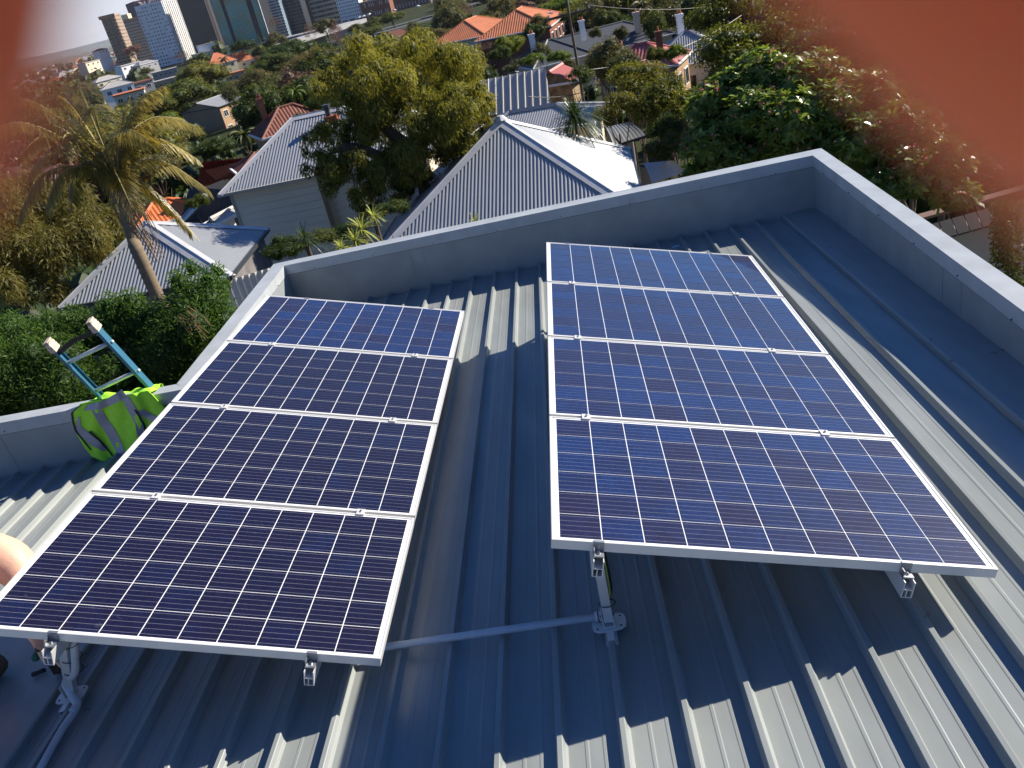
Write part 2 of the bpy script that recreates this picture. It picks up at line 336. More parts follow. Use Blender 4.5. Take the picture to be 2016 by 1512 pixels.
# mounting frames: rails, clamps, legs
rail_prof = [(-.020, 0), (-.020, -.068), (.020, -.068), (.020, 0), (.0145, 0), (.0145, -.030), (.008, -.036), (-.008, -.036), (-.0145, -.030), (-.0145, 0)]
def mount(side, O, X, Y, Z, sc, xs, foot_px, lean):
    root = empty('mounting_frame', O, f'aluminium rails, clamps and tilt legs carrying the {side} solar array', 'mounting frame', 'tilt mounting frames', (X, Y, Z), sc)
    Lt = 4 * PD + 3 * PG
    for xi, x in enumerate(xs):
        mb = MB(); y0, y1 = -.062, Lt + .06
        # hollow extrusion: two side webs, U tray, closed bottom box
        for (a, b, c_, d) in ((-.020, -.0165, -.068, 0), (.0165, .020, -.068, 0), (-.0165, .0165, -.068, -.0655), (-.0165, .0165, -.034, -.031), (-.004, -.001, -.0655, -.034)):
            mb.bx(x + a, x + b, y0, y1, -FH - .002 + c_, -FH - .002 + d)
        rl = obj('rail', mb, M_alu, root)
        for yc, kind in [(-.001, 'e'), (PD + PG / 2, 'm'), (2 * PD + 1.5 * PG, 'm'), (3 * PD + 2.5 * PG, 'm'), (Lt + .001, 'f')]:
            mb = MB(); w = .020
            if kind == 'm':
                mb.bx(x - w, x + w, yc - .024, yc + .024, .0008, .0055); mb.bx(x - w, x + w, yc - .007, yc + .007, -FH, .0008)
                cl = obj('mid_clamp', mb, M_alu, root); bz = .0055; by = yc
            else:
                s = -1 if kind == 'e' else 1
                mb.bx(x - w, x + w, min(yc - s * .010, yc + s * .003), max(yc - s * .010, yc + s * .003), .0008, .004)
                mb.bx(x - w, x + w, min(yc, yc + s * .004), max(yc, yc + s * .004), -FH - .0, .0008)
                mb.bx(x - w, x + w, min(yc + s * .004, yc + s * .040), max(yc + s * .004, yc + s * .040), -FH + .001, -FH + .007)
                mb.bx(x - w, x - w + .004, min(yc + s * .004, yc + s * .036), max(yc + s * .004, yc + s * .036), -FH + .007, -.012)
                cl = obj('end_clamp', mb, M_galv, root); bz = -FH + .007; by = yc + s * .022
            b = MB(); b.tube([(x, by, bz), (x, by, bz + .006)], .0065, 8); b.tube([(x, by, bz + .006), (x, by, bz + .009)], .0045, 6)
            obj('bolt', b, M_bolt, cl)
    # legs in world space, expressed in the frame's coordinates
    Ri = np.array([X, Y, Z]) / sc
    def L(P): return Ri @ (np.asarray(P) - O)
    def leg(top, bot, plate=True):
        # square box leg from the rail down to a ball plate on the rib
        up = unit(top - bot); mb = MB(); mb.beam(L(top), L(bot + up * .03), .038, .032, L(O + rib)); lg = obj('leg', mb, M_alu, root)
        if plate:
            mb = MB(); 
            ring = []
            for i in range(20):
                a = 2 * math.pi * i / 20; ca, sa = math.cos(a), math.sin(a); q = (abs(ca) ** 4 + abs(sa) ** 4) ** (-.25)
                ring.append(L(bot + lat * .072 * ca * q + rib * .052 * sa * q))
            mb.prism(ring, L(O + nR * .005)); obj('foot_plate', mb, M_alu, lg)
            mb = MB()
            for s in (-1, 1): mb.box(L(bot + nR * .036 + lat * s * .022), L(O + lat * .0022), L(O + rib * .024), L(O + nR * .036))
            mb.box(L(bot + nR * .006), L(O + lat * .026), L(O + rib * .03), L(O + nR * .0022)); obj('bracket', mb, M_alu, lg)
            mb = MB()
            for s, q in ((-1, 1), (1, 1), (1, -1), (-1, -1)):
                p = bot + nR * .005 + lat * s * .050 + rib * q * .030; mb.tube([L(p), L(p + nR * .003)], .0045, 6)
            mb.tube([L(bot + nR * .045 - lat * .03), L(bot + nR * .045 + lat * .03)], .006, 6); obj('screws', mb, M_screw, lg)['kind'] = 'stuff'
            # rib clip under the plate
            mb = MB(); c0 = bot - rib * .055
            for s in (-1, 1):
                mb.box(L(c0 + lat * s * .0135 - nR * .013), L(O + lat * .0016), L(O + rib * .05), L(O + nR * .012)); mb.box(L(c0 + lat * s * .0185 - nR * .026), L(O + lat * .006 - nR * .004), L(O + rib * .05), L(O + nR * .0014 + lat * .0008))
            mb.box(L(c0 + nR * .0018), L(O + lat * .015), L(O + rib * .05), L(O + nR * .0016)); obj('rib_clip', mb, M_alu, lg)
        return lg
    bot0 = foot_px
    top0 = O + (X * xs[0] + Y * lean - Z * .085) * sc
    # rest of the legs keep the same offset, on the ribs farther along
    for i, yy in enumerate((0, 1.42, 2.6, 3.72)):
        leg(top0 + Y * yy * sc, bot0 + rib * yy * sc)
    for i, yy in enumerate((.33, 1.5, 2.6, 3.75)):          # short feet on the low side
        P = O + (X * xs[1] + Y * yy - Z * .10) * sc; hh = (P @ nR) + DC
        B = P - nR * hh; B = B + lat * ((round((B @ lat - X0) / PITCH) * PITCH + X0) - B @ lat)
        mb = MB(); mb.beam(L(P + Z * .03), L(B + nR * .004), .05, .006, L(O + lat)); mb.box(L(B + nR * .003), L(O + lat * .03), L(O + rib * .035), L(O + nR * .003))
        obj('foot', mb, M_alu, root)
    return root, top0, bot0
def crest(l, a): return RP(l, a, RH + .001)
kR = round((-.2643 - X0) / PITCH); kL_ = -12
footR = crest(X0 + kR * PITCH, 2.80); footL = crest(X0 + kL_ * PITCH - .02, 3.0)
mountR, topR, botR = mount('right', OR_, XR, YR, ZR, 1, (.175, 1.313), footR, .085)
mountL, topL, botL = mount('left', OL_, XL, YL, ZL, KL, (.335, 1.375), footL, .05)

# conduits and cables
M_pvc = mat('grey pvc conduit', (.50, .53, .58), .38, noise=.05, nscale=6)
M_tie = mat('black cable tie', (.01, .01, .011), .4)
M_grn = mat('green yellow earth wire', (.22, .30, .03), .45)
def curve_pts(P, n=12):
    P = [np.asarray(p, float) for p in P]; out = []
    for i in range(len(P) - 1):
        p0, p1, p2, p3 = P[max(i - 1, 0)], P[i], P[i + 1], P[min(i + 2, len(P) - 1)]
        for k in range(n):
            t = k / n; out.append(.5 * ((2 * p1) + (-p0 + p2) * t + (2 * p0 - 5 * p1 + 4 * p2 - p3) * t * t + (-p0 + 3 * p1 - 3 * p2 + p3) * t ** 3))
    return out + [P[-1]]
E1 = on_roof(1188, 1212, RH + .030); E0 = on_roof(600, 1296, RH + .016); Em = on_roof(960, 1245, RH + .020)
r = empty('conduit', E1, 'straight grey plastic conduit crossing the ribs between the two solar arrays', 'conduit')
obj('pipe', local(MB().tube([E0, Em, E1 - (E1 - Em) * .02], .0165, 14), E1), M_pvc, r, True)
d = unit(E1 - Em); obj('coupling', local(MB().tube([E1 - d * .035, E1 + d * .025], .0215, 14), E1), M_pvc, r, True)
b = MB(); b.tube([E1 - d * .022 + .024 * (math.cos(a) * nR + math.sin(a) * rib) for a in [i * math.pi / 6 for i in range(13)]], .0022, 5)
obj('cable_tie', local(b, E1), M_tie, r)
tl = at_pl(167, 1272, topL, YL); 
c1 = topL + lat * .055 + nR * .03; pts = [topL + lat * .06 + rib * .06 + nR * .0, topL * .9 + botL * .1 + lat * .052 - rib * .0, topL * .5 + botL * .5 + lat * .052 - rib * .03, botL + nR * .10 + lat * .03 - rib * .03, botL + nR * .035 - rib * .07 - lat * .0]
g1 = on_roof(152, 1386, RH + .018); g2 = on_roof(120, 1440, .035); g3 = on_roof(70, 1530, .035); g4 = on_roof(20, 1620, .035)
r = empty('conduit', botL, 'bent grey plastic conduit tied to the left front leg and running down the roof', 'conduit')
P = curve_pts(pts[:4] + [g1, g2, g3, g4], 10)
obj('pipe', local(MB().tube(P, .0165, 14), botL), M_pvc, r, True)
obj('coupling', local(MB().tube(curve_pts([pts[3], pts[3] * .35 + g1 * .65, g1, g1 * .7 + g2 * .3], 5), .0195, 14), botL), M_pvc, r, True)
for f in (.06, .30, .52):
    c_ = topL + (botL - topL) * f + lat * .028; dd = unit(botL - topL); b = MB(); e1 = unit(np.cross(dd, lat)); loop = []
    for i in range(17):
        a = 2 * math.pi * i / 16; loop.append(c_ + lat * .052 * math.cos(a) * (1 if abs(math.cos(a)) < .8 else .95) + e1 * .026 * math.sin(a))
    b.tube(loop, .0022, 5); b.tube([c_ + lat * .052, c_ + lat * .075 + nR * .006], .0016, 4); obj('cable_tie', local(b, botL), M_tie, r)
b = MB(); cc = on_roof(168, 1402, RH + .01)
b.tube([cc + (lat * math.cos(a) + rib * math.sin(a)) * .02 for a in [.1 + i * .3 for i in range(9)]], .0015, 5); obj('cable_tie', local(b, botL), M_tie, r)
# black and earth cables down the right leg
r = empty('cable', botR, 'black and yellow green cables tied along the right front leg', 'cable')
off = lat * .028 - rib * .012
for col, o_, rad in ((M_tie, off, .0045), (M_tie, off + rib * .010 + lat * .004, .004), (M_grn, off - rib * .012 - lat * .003, .0028)):
    pp = curve_pts([topR + o_ + nR * .06, topR + o_, topR * .5 + botR * .5 + o_ * 1.1, botR + nR * .14 + o_ * .9, botR + nR * .06 + o_ * .3, E1 + d * .03], 8)
    obj('wire', local(MB().tube(pp, rad, 7), botR), col, r, True)
for f in (.0, .72):
    c_ = topR + (botR - topR) * f + lat * .008; e1 = rib; b = MB()
    b.tube([c_ + lat * .034 * math.cos(2 * math.pi * i / 14) + e1 * .025 * math.sin(2 * math.pi * i / 14) for i in range(15)], .0022, 5); obj('cable_tie', local(b, botR), M_tie, r)
# ============================================================= TERRAIN AND FAR CITY
_TD = [0, 30, 60, 100, 200, 400, 800, 1500, 4000, 9000, 20000]; _TZ = [-11.5, -11.5, -13, -15.5, -21, -25.5, -28.5, -31, -36, -45, -60]
def tz(x, y):
    D = math.hypot(x, y); return float(np.interp(D, _TD, _TZ))
def ground_mat():
    m = bpy.data.materials.new('vegetated ground'); m.use_nodes = True; t = m.node_tree; L = t.links; b = t.nodes['Principled BSDF']; b.inputs['Roughness'].default_value = .95; b.inputs['Specular IOR Level'].default_value = .1
    g = node(t, 'ShaderNodeNewGeometry'); n = node(t, 'ShaderNodeTexNoise'); n.inputs['Scale'].default_value = .12; n.inputs['Detail'].default_value = 9; L.new(g.outputs['Position'], n.inputs['Vector'])
    rp = node(t, 'ShaderNodeValToRGB'); e = rp.color_ramp.elements; e[0].position = .3; e[0].color = (.018, .028, .010, 1); e[1].position = .7; e[1].color = (.045, .052, .02, 1); x = e.new(.85); x.color = (.16, .13, .08, 1); L.new(n.outputs[0], rp.inputs[0])
    # beyond a kilometre: suburb of roofs and tree tops, too small to tell apart
    vo = node(t, 'ShaderNodeTexVoronoi'); vo.inputs['Scale'].default_value = .045; L.new(g.outputs['Position'], vo.inputs['Vector'])
    sc = node(t, 'ShaderNodeSeparateColor'); L.new(vo.outputs['Color'], sc.inputs[0])
    r2 = node(t, 'ShaderNodeValToRGB'); r2.color_ramp.interpolation = 'CONSTANT'; e = r2.color_ramp.elements; e[0].position = 0; e[0].color = (.022, .034, .014, 1); e[1].position = .55; e[1].color = (.05, .06, .03, 1)
    for p, c in ((.72, (.30, .11, .06)), (.80, (.45, .42, .38)), (.9, (.16, .13, .12)), (.95, (.6, .57, .5))): x = e.new(p); x.color = (*c, 1)
    L.new(sc.outputs[0], r2.inputs[0]); ln = node(t, 'ShaderNodeVectorMath', operation='LENGTH'); L.new(g.outputs['Position'], ln.inputs[0])
    mr = node(t, 'ShaderNodeMapRange'); mr.inputs[1].default_value = 900; mr.inputs[2].default_value = 1300; L.new(ln.outputs['Value'], mr.inputs[0])
    mx = node(t, 'ShaderNodeMix', data_type='RGBA'); L.new(mr.outputs[0], mx.inputs[0]); L.new(rp.outputs[0], mx.inputs[6]); L.new(r2.outputs[0], mx.inputs[7]); L.new(mx.outputs[2], b.inputs['Base Color']); return m
rs = [0] + list(np.geomspace(6, 20000, 60)); na = 120; V = [(0, 0, tz(0, 0))]; F = []
for i, r_ in enumerate(rs[1:]):
    for j in range(na):
        a = 2 * math.pi * j / na; V.append((r_ * math.sin(a), r_ * math.cos(a), tz(r_, 0) + (math.sin(a * 7 + r_ * .01) * min(1.5, r_ * .004) if r_ > 60 else 0)))
for j in range(na): F.append((0, 1 + (j + 1) % na, 1 + j))
for i in range(len(rs) - 2):
    for j in range(na): p, q = 1 + i * na + j, 1 + i * na + (j + 1) % na; F.append((p, q, q + na, p + na))
mb = MB(); mb.v = V; mb.f = F; struct('ground', mb, ground_mat(), True)
# distant ridge on the horizon at the left
mb = MB(); prev = None
for i in range(61):
    a = math.radians(-40 + i * 1.5); R_ = 15000; h = 75 + 55 * math.sin(i * .21 + 1) + 18 * math.sin(i * .9)
    p = A(R_ * math.sin(a), R_ * math.cos(a), -60); q = A((R_ + 900) * math.sin(a), (R_ + 900) * math.cos(a), max(h, -20) - 10); s_ = A((R_ + 3000) * math.sin(a), (R_ + 3000) * math.cos(a), -60)
    if prev: mb.poly([prev[0], p, q, prev[1]]); mb.poly([prev[1], q, s_, prev[2]])
    prev = (p, q, s_)
struct('hills', mb, mat('far bush hills', (.05, .07, .06), .95, noise=.3, nscale=.002), True)

# ---- helpers for buildings
def flatmat(n, c, r=.75, **k): return mat(n, c, r, **{'noise': .10, 'nscale': .35, **k})
G_dark = mat('dark window glass', (.02, .025, .03), .12, spec=.8); G_teal = mat('teal curtain glass', (.06, .38, .40), .18, spec=.8, col2=(.16, .26, .12), nscale=.10)
G_blue = mat('blue grey curtain glass', (.22, .29, .35), .2, spec=.8, noise=.2, nscale=.1); G_lit = mat('bright blind behind glass', (.6, .62, .62), .3)
C_conc = flatmat('weathered concrete', (.30, .28, .25)); C_white = flatmat('white painted concrete', (.82, .82, .83)); C_whited = flatmat('pale rib concrete', (.66, .65, .64))
C_brown = flatmat('brown brick facade', (.34, .24, .18)); C_dkbr = flatmat('dark brown stone cladding', (.085, .062, .055), .4); C_plum = flatmat('plum painted panel', (.09, .04, .07))
C_cream = flatmat('cream painted wall', (.72, .63, .48)); C_grey = flatmat('mid grey wall', (.28, .28, .29)); C_char = flatmat('charcoal frame', (.02, .022, .026), .4); C_letter = mat('pale lettering', (.55, .53, .56), .5)
C_brick = flatmat('red brick', (.22, .075, .045)); C_bright = flatmat('sun bleached cream render', (.66, .58, .38)); C_tan = flatmat('tan brick', (.42, .27, .16))
class Tower:
    """rectangular block given by its near corner, two facade azimuth limits and heights from pixels"""
    def __init__(s, name, label, uvL, uvM, uvR, D, top_uv, m, cat='building', group=None, phi=None, base=None):
        azs = [math.atan2(*(ray(*q)[:2])) for q in (uvL, uvM, uvR)]; s.C = A(D * math.sin(azs[1]), D * math.cos(azs[1]), 0)
        th = azs[1] + math.pi / 2 + (math.radians(phi) if phi is not None else math.radians(30))   # azimuth of right face direction
        s.r = A(math.sin(th), math.cos(th), 0); s.l = A(math.sin(th - math.pi / 2), math.cos(th - math.pi / 2), 0)
        # directions: r runs right and away, l runs left and away
        s.r = unit(A(math.cos(azs[1]), -math.sin(azs[1]), 0) * math.cos(math.radians(phi or 30)) + unit(s.C) * math.sin(math.radians(phi or 30)))
        s.l = unit(-A(math.cos(azs[1]), -math.sin(azs[1]), 0) * math.sin(math.radians(phi or 30)) + unit(s.C) * math.cos(math.radians(phi or 30)))
        def reach(dirv, az):
            n = A(math.cos(az), -math.sin(az), 0); return -(s.C @ n) / (dirv @ n)
        s.wr = max(2, reach(s.r, azs[2])); s.wl = max(2, reach(s.l, azs[0]))
        rt = ray(*top_uv); s.top = rt[2] / math.hypot(rt[0], rt[1]) * D; s.base = base if base is not None else tz(*s.C[:2]) - 1
        s.h = s.top - s.base; s.loc = A(s.C[0], s.C[1], s.base); s.root = empty(name, s.loc, label, cat, group)
        mb = MB(); mb.prism([A(0, 0, 0), s.r * s.wr, s.r * s.wr + s.l * s.wl, s.l * s.wl], A(0, 0, s.h)); obj('wall', mb, m, s.root)
    def P(s, face, a, z, out=0.):
        d, n = (s.r, -s.l) if face == 'r' else (s.l, -s.r); return d * a + A(0, 0, z) + n * out
    def rects(s, name, m, face, items, depth, par=None):
        mb = MB(); d, n = (s.r, -s.l) if face == 'r' else (s.l, -s.r)
        for a0, a1, z0, z1 in items: mb.box(s.P(face, (a0 + a1) / 2, (z0 + z1) / 2, depth / 2), d * (a1 - a0) / 2, n * abs(depth) / 2 + n * .03, A(0, 0, (z1 - z0) / 2))
        o = obj(name, mb, m, par or s.root); 
        if len(items) > 1: o['kind'] = 'stuff'
        return o
    def grid(s, name, m, face, nf, nc, fw=.6, fh=.5, z0=0, z1=None, depth=.12, a0=0, a1=None, skip=0., sd=1):
        w = s.wr if face == 'r' else s.wl; a1 = w if a1 is None else a1; z1 = s.h if z1 is None else z1; rr = random.Random(sd); it = []
        for i in range(nf):
            for j in range(nc):
                if rr.random() < skip: continue
                cw, ch = (a1 - a0) / nc, (z1 - z0) / nf; ca, cz = a0 + (j + .5) * cw, z0 + (i + .5) * ch; it.append((ca - cw * fw / 2, ca + cw * fw / 2, cz - ch * fh / 2, cz + ch * fh / 2))
        return s.rects(name, m, face, it, depth)
# white tower
t = Tower('tower_block', 'white high rise with rows of small dark windows and a bright ribbed side', (264, 14), (316, 0), (352, 0), 820, (316, 1), C_white, phi=66)
t.grid('windows', G_dark, 'l', 17, 9, .52, .30, 2, t.h - 1, sd=2, skip=.14); t.grid('blinds', G_lit, 'l', 17, 9, .5, .3, 2, t.h - 1, .2, sd=5, skip=.93)
t.grid('fins', C_whited, 'r', 1, 9, .35, 1., 0, t.h, .7); t.grid('windows', G_dark, 'r', 17, 2, .06, .3, 2, t.h - 1, .15, a0=t.wr * .02, a1=t.wr * .98)
t.rects('edge_fin', C_white, 'l', [(-.2, .5, 0, t.h)], .5)
# brown flats left of it: two joined wings
t = Tower('apartment_block', 'brown brick apartment tower at the left end of the high rise row', (196, 32), (224, 28), (236, 27), 870, (224, 27), C_brown, phi=66)
t.grid('balconies', C_tan, 'l', 17, 3, .8, .32, 0, t.h - 2, .9); t.grid('windows', G_dark, 'l', 17, 3, .5, .34, 1.4, t.h - .6, .1); t.grid('slabs', C_conc, 'r', 17, 1, .9, .2, 0, t.h, .5)
t.rects('roof_parapet', C_tan, 'l', [(-1, t.wl + 1, t.h - 2.4, t.h + .4)], 1.4)
t = Tower('apartment_block', 'brown apartment wing with long green white balcony bands beside the white tower', (235, 38), (296, 31), (301, 30), 900, (250, 37), C_brown, phi=68)
t.grid('bands', flatmat('sage balcony front', (.36, .42, .40)), 'l', 16, 1, 1., .42, 0, t.h - 3, .8); t.grid('windows', G_dark, 'l', 16, 9, .6, .25, 1.7, t.h - 1.3, .25)
t.rects('roof_box', C_bright, 'l', [(t.wl * .7, t.wl * .98, t.h, t.h + 4)], -8)
# signed plant level
t = Tower('sign_tower', 'plum rooftop sign block with a swirl emblem behind the white tower', (246, 8), (262, 4), (316, -8), 930, (262, 3), C_plum, phi=12, base=tz(0, 900))
z0 = t.h - 9
t.rects('frame', C_conc, 'r', [(0, t.wr, z0 - 7, z0 - 5.8), (1, 2.2, z0 - 16, z0 - 6)], .5)
b = MB()
for k, rr_ in enumerate((1.3, 2.2, 3.1)):
    pts = [t.P('r', t.wr * .16 + rr_ * math.cos(a) * 1.1, z0 + 4.2 + rr_ * math.sin(a), .4) for a in np.linspace(-2.4 + k * .3, 1.2 + k * .2, 10)]; b.tube(pts, .34, 4)
obj('emblem', b, C_letter, t.root)
cu = bpy.data.curves.new('sign_text', 'FONT'); cu.body = 'AC'; cu.size = 9; cu.extrude = .2; to = bpy.data.objects.new('sign_text', cu); link(to)
dg = bpy.context.evaluated_depsgraph_get(); me = bpy.data.meshes.new_from_object(to.evaluated_get(dg)); bpy.data.objects.remove(to)
me.materials.append(C_letter); o = bpy.data.objects.new('sign_text', me); link(o, t.root); R = Matrix(((t.r[0], 0, -t.l[0]), (t.r[1], 0, -t.l[1]), (0, 1, 0))).to_4x4(); o.matrix_local = Matrix.Translation(Vector(t.P('r', t.wr * .26, z0 + 1.2, .5))) @ R
t.rects('letter_strokes', C_letter, 'r', [(t.wr * (.50 + .065 * i), t.wr * (.515 + .065 * i), z0 + 1, z0 + 8) for i in range(6)], .6)
# dark stone tower
t = Tower('tower_block', 'windowless dark brown stone tower between the white tower and the teal glass one', (348, 0), (402, 0), (424, -2), 800, (402, -22), C_dkbr, phi=62)
t.grid('stone_courses', flatmat('stone course', (.075, .052, .044), .3), 'l', 30, 1, 1, .86, 0, t.h, .12); t.grid('slots', C_char, 'r', 1, 3, .5, 1, 0, t.h, .3)
# teal glass tower
t = Tower('tower_block', 'teal mirrored glass office tower in dark frames', (412, 0), (504, -18), (520, -20), 760, (504, -44), C_char, phi=70)
w = t.wl; t.rects('glass', G_teal, 'l', [(w * .04, w * .16, 3, t.h), (w * .27, w * .72, 3, t.h), (w * .79, w * .97, 3, t.h)], .4)
t.grid('mullions', C_char, 'l', 24, 1, 1, .06, 3, t.h, .5); t.grid('mullions', C_char, 'l', 1, 22, .08, 1, 3, t.h, .52); t.rects('frame', C_white, 'l', [(w * .0, w * 1., 2.4, 3.0), (w * .98, w * .99, 3, t.h), (w * .01, w * .02, 3, t.h)], 1.)
t.rects('podium', C_conc, 'l', [(-6, w + 4, -1, 1.2)], 3)
specs = [('tower_block', 'pale blue glass office block with white floor bands', (506, 0), (548, 0), (556, 0), 790, (548, -30), G_blue, 72, 18, C_white, .42),
         ('tower_block', 'dark office block with deep slate balcony bands', (545, 0), (590, 0), (600, 0), 800, (590, -30), C_char, 70, 14, flatmat('slate band', (.10, .12, .16)), .42),
         ('tower_block', 'plain dark brown tower next to the slate banded block', (582, 0), (612, 0), (626, 0), 830, (612, -34), C_dkbr, 65, 0, None, 0),
         ('office_block', 'office block with wide beige concrete bands and dark window strips', (606, -6), (660, -8), (672, -8), 760, (650, -30), C_char, 72, 9, flatmat('beige band', (.34, .31, .25)), .5)]
for nm, lb, a, b_, c, D, tp, m_, ph, nf, bm, fh in specs:
    t = Tower(nm, lb, a, b_, c, D, tp, m_, phi=ph)
    if nf: t.grid('floor_bands', bm, 'l', nf, 1, 1.0, fh, 1, t.h, .5); t.grid('piers', bm, 'l', 1, 3, .02, 1, 0, t.h, .55)
    if bm is C_white: t.grid('mullions', C_grey, 'l', 1, 20, .1, 1, 0, t.h, .2)
    else: t.grid('windows', G_blue, 'l', max(nf, 1), 12, .3, .22, 3.2, t.h, .2, skip=.5)
t = Tower('office_block', 'white building with square windows beside the elevated road', (660, 0), (704, -4), (712, -4), 730, (704, -18), C_white, phi=72)
t.grid('windows', G_blue, 'l', 7, 10, .55, .55, 6, t.h, .1); t.rects('arcade', G_dark, 'l', [(t.wl * (.05 + .32 * i), t.wl * (.30 + .32 * i), .5, 5) for i in range(3)], .15)
t = Tower('terrace_row', 'long low red brick row beside the elevated road', (704, -2), (762, -12), (770, -12), 720, (740, -2), C_brick, phi=72)
t.grid('windows', G_lit, 'l', 2, 14, .3, .4, 2, t.h, .1, skip=.3); t.rects('parapet', C_conc, 'l', [(0, t.wl, t.h - 1.2, t.h)], .5)
t = Tower('terrace_row', 'long dark low building at the top edge beyond the road', (765, -14), (840, -30), (850, -30), 760, (800, -22), flatmat('dusky brick', (.11, .07, .06)), phi=75)
t.grid('windows', G_blue, 'l', 2, 12, .4, .4, 1, t.h, .1)
# elevated road and embankment
M_asph = mat('asphalt', (.075, .078, .085), .9, noise=.15, nscale=.3); M_conc = flatmat('pale concrete barrier', (.36, .36, .37)); M_pale = mat('pale road deck', (.20, .20, .21), .9, noise=.1, nscale=.2)
def ribbon(name, pts_uvD, width, m_, lift=.0, h=.6):
    mb = MB(); P = [at_d(u, v, D) for u, v, D in pts_uvD]
    for p, q in zip(P[:-1], P[1:]):
        s_ = unit(np.cross(q - p, (0, 0, 1))) * width / 2
        mb.prism([p - s_, q - s_, q + s_, p + s_], A(0, 0, -h))
    return struct(name, mb, m_)
ribbon('elevated_road', [(380, 150, 560), (548, 118, 600), (640, 78, 640), (760, 50, 660), (880, 14, 690), (960, -14, 740)], 13, M_pale, h=1.6)
ribbon('road', [(600, 92, 520), (700, 72, 540), (800, 44, 560), (930, 8, 600)], 10, M_asph, h=.4)
ribbon('road', [(740, 66, 380), (800, 50, 390), (850, 36, 400), (930, 6, 420)], 9, M_asph, h=.4)
ribbon('concrete_deck', [(560, 84, 470), (700, 40, 520)], 15, M_conc, h=2)
# cars, far and tiny
M_car = [mat('white car paint', (.7, .7, .7), .3, coat=.5), mat('silver car paint', (.4, .42, .45), .3, metal=.4, coat=.5), mat('red car paint', (.4, .02, .02), .3, coat=.5), mat('black car paint', (.02, .02, .022), .25, coat=.5)]
cb = MB(); cb.add([(-2.1, -.85, .35), (2.1, -.85, .35), (2.1, .85, .35), (-2.1, .85, .35), (-2.15, -.88, .85), (2.15, -.88, .8), (2.15, .88, .8), (-2.15, .88, .85)], [(3, 2, 1, 0), (0, 1, 5, 4), (1, 2, 6, 5), (2, 3, 7, 6), (3, 0, 4, 7), (4, 5, 6, 7)])
cb.add([(-1.7, -.8, .84), (1.1, -.8, .8), (1.1, .8, .8), (-1.7, .8, .84), (-1.2, -.66, 1.4), (.4, -.66, 1.4), (.4, .66, 1.4), (-1.2, .66, 1.4)], [(0, 1, 5, 4), (1, 2, 6, 5), (2, 3, 7, 6), (3, 0, 4, 7), (4, 5, 6, 7)])
car_me = cb.mesh('body'); wm = MB()
for x in (-1.35, 1.35):
    for y in (-.86, .86): wm.tube([(x, y - .1, .33), (x, y + .1, .33)], .33, 10)
wh_me = wm.mesh('wheels'); wh_me.materials.append(mat('tyre', (.02, .02, .02), .8))
for i, (u, v, D, c) in enumerate([(498, 112, 585, 0), (506, 120, 570, 2), (660, 68, 645, 0), (708, 36, 690, 0), (716, 34, 690, 1), (727, 30, 695, 0), (736, 26, 695, 3), (770, 36, 668, 1), (778, 22, 700, 0), (823, 14, 700, 0)]):
    p = at_d(u, v, D); nmc = ('white', 'silver', 'red', 'black')[c]
    where = ('by the roundabout left of the pale shed', 'by the roundabout left of the pale shed', 'below the white building', 'in the parking row beside the brick row, leftmost', 'second in the parking row beside the brick row', 'third in the parking row beside the brick row', 'last in the parking row beside the brick row', 'driving on the elevated road', 'at the far end of the brick row', 'near the top edge beyond the road')[i]
    r = empty('car', p, f'small {nmc} car {where}', 'car', 'distant cars along the elevated road'); r.rotation_euler[2] = 2.8 + i * .3
    b = bpy.data.objects.new('body', car_me); link(b, r)
    if not car_me.materials: car_me.materials.append(M_car[0])
    b.material_slots[0].link = 'OBJECT'; b.material_slots[0].material = M_car[c]; link(bpy.data.objects.new('wheels', wh_me), r)

# ---- roofs with real corrugation
def sheet_roof(P, eave, m_, name='roof_sheet', pitch=.125, amp=.022, prof='sine', par=None, loc=(0, 0, 0)):
    """P planar polygon (eave first edge direction = eave); ribs run up the slope"""
    P = [np.asarray(p, float) for p in P]; N = unit(np.cross(P[1] - P[0], P[2] - P[0])); N = N if N[2] > 0 else -N
    e = unit(np.asarray(eave, float)); e = unit(e - N * (e @ N)); s_ = np.cross(N, e)
    ts = [(p - P[0]) @ e for p in P]; ss = [(p - P[0]) @ s_ for p in P]; t0, t1 = min(ts), max(ts)
    if prof == 'sine': seq = [(i / 6, amp * math.cos(2 * math.pi * i / 6)) for i in range(6)]
    else: seq = [(0, 0), (.70, 0), (.76, amp), (.90, amp), (.96, 0)]
    xs = []; k = 0
    while t0 + k * pitch < t1:
        xs += [(t0 + (k + f) * pitch, h) for f, h in seq if t0 + (k + f) * pitch < t1 - .005]; k += 1
    xs.append((t1 - .004, 0)); V = []
    for t_, h in xs:
        cs = []
        for i in range(len(P)):
            a, b = i, (i + 1) % len(P); ta, tb = ts[a], ts[b]
            if (ta - t_) * (tb - t_) <= 0 and abs(ta - tb) > 1e-9: f = (t_ - ta) / (tb - ta); cs.append(ss[a] + f * (ss[b] - ss[a]))
        if not cs: cs = [0, 0]
        for c_ in (min(cs), max(cs)): V.append(P[0] + e * t_ + s_ * c_ + N * h)
    mb = MB(); mb.add(V, [(2 * i, 2 * i + 2, 2 * i + 3, 2 * i + 1) for i in range(len(xs) - 1)])
    return obj(name, local(mb, loc), m_, par, prof == 'sine')
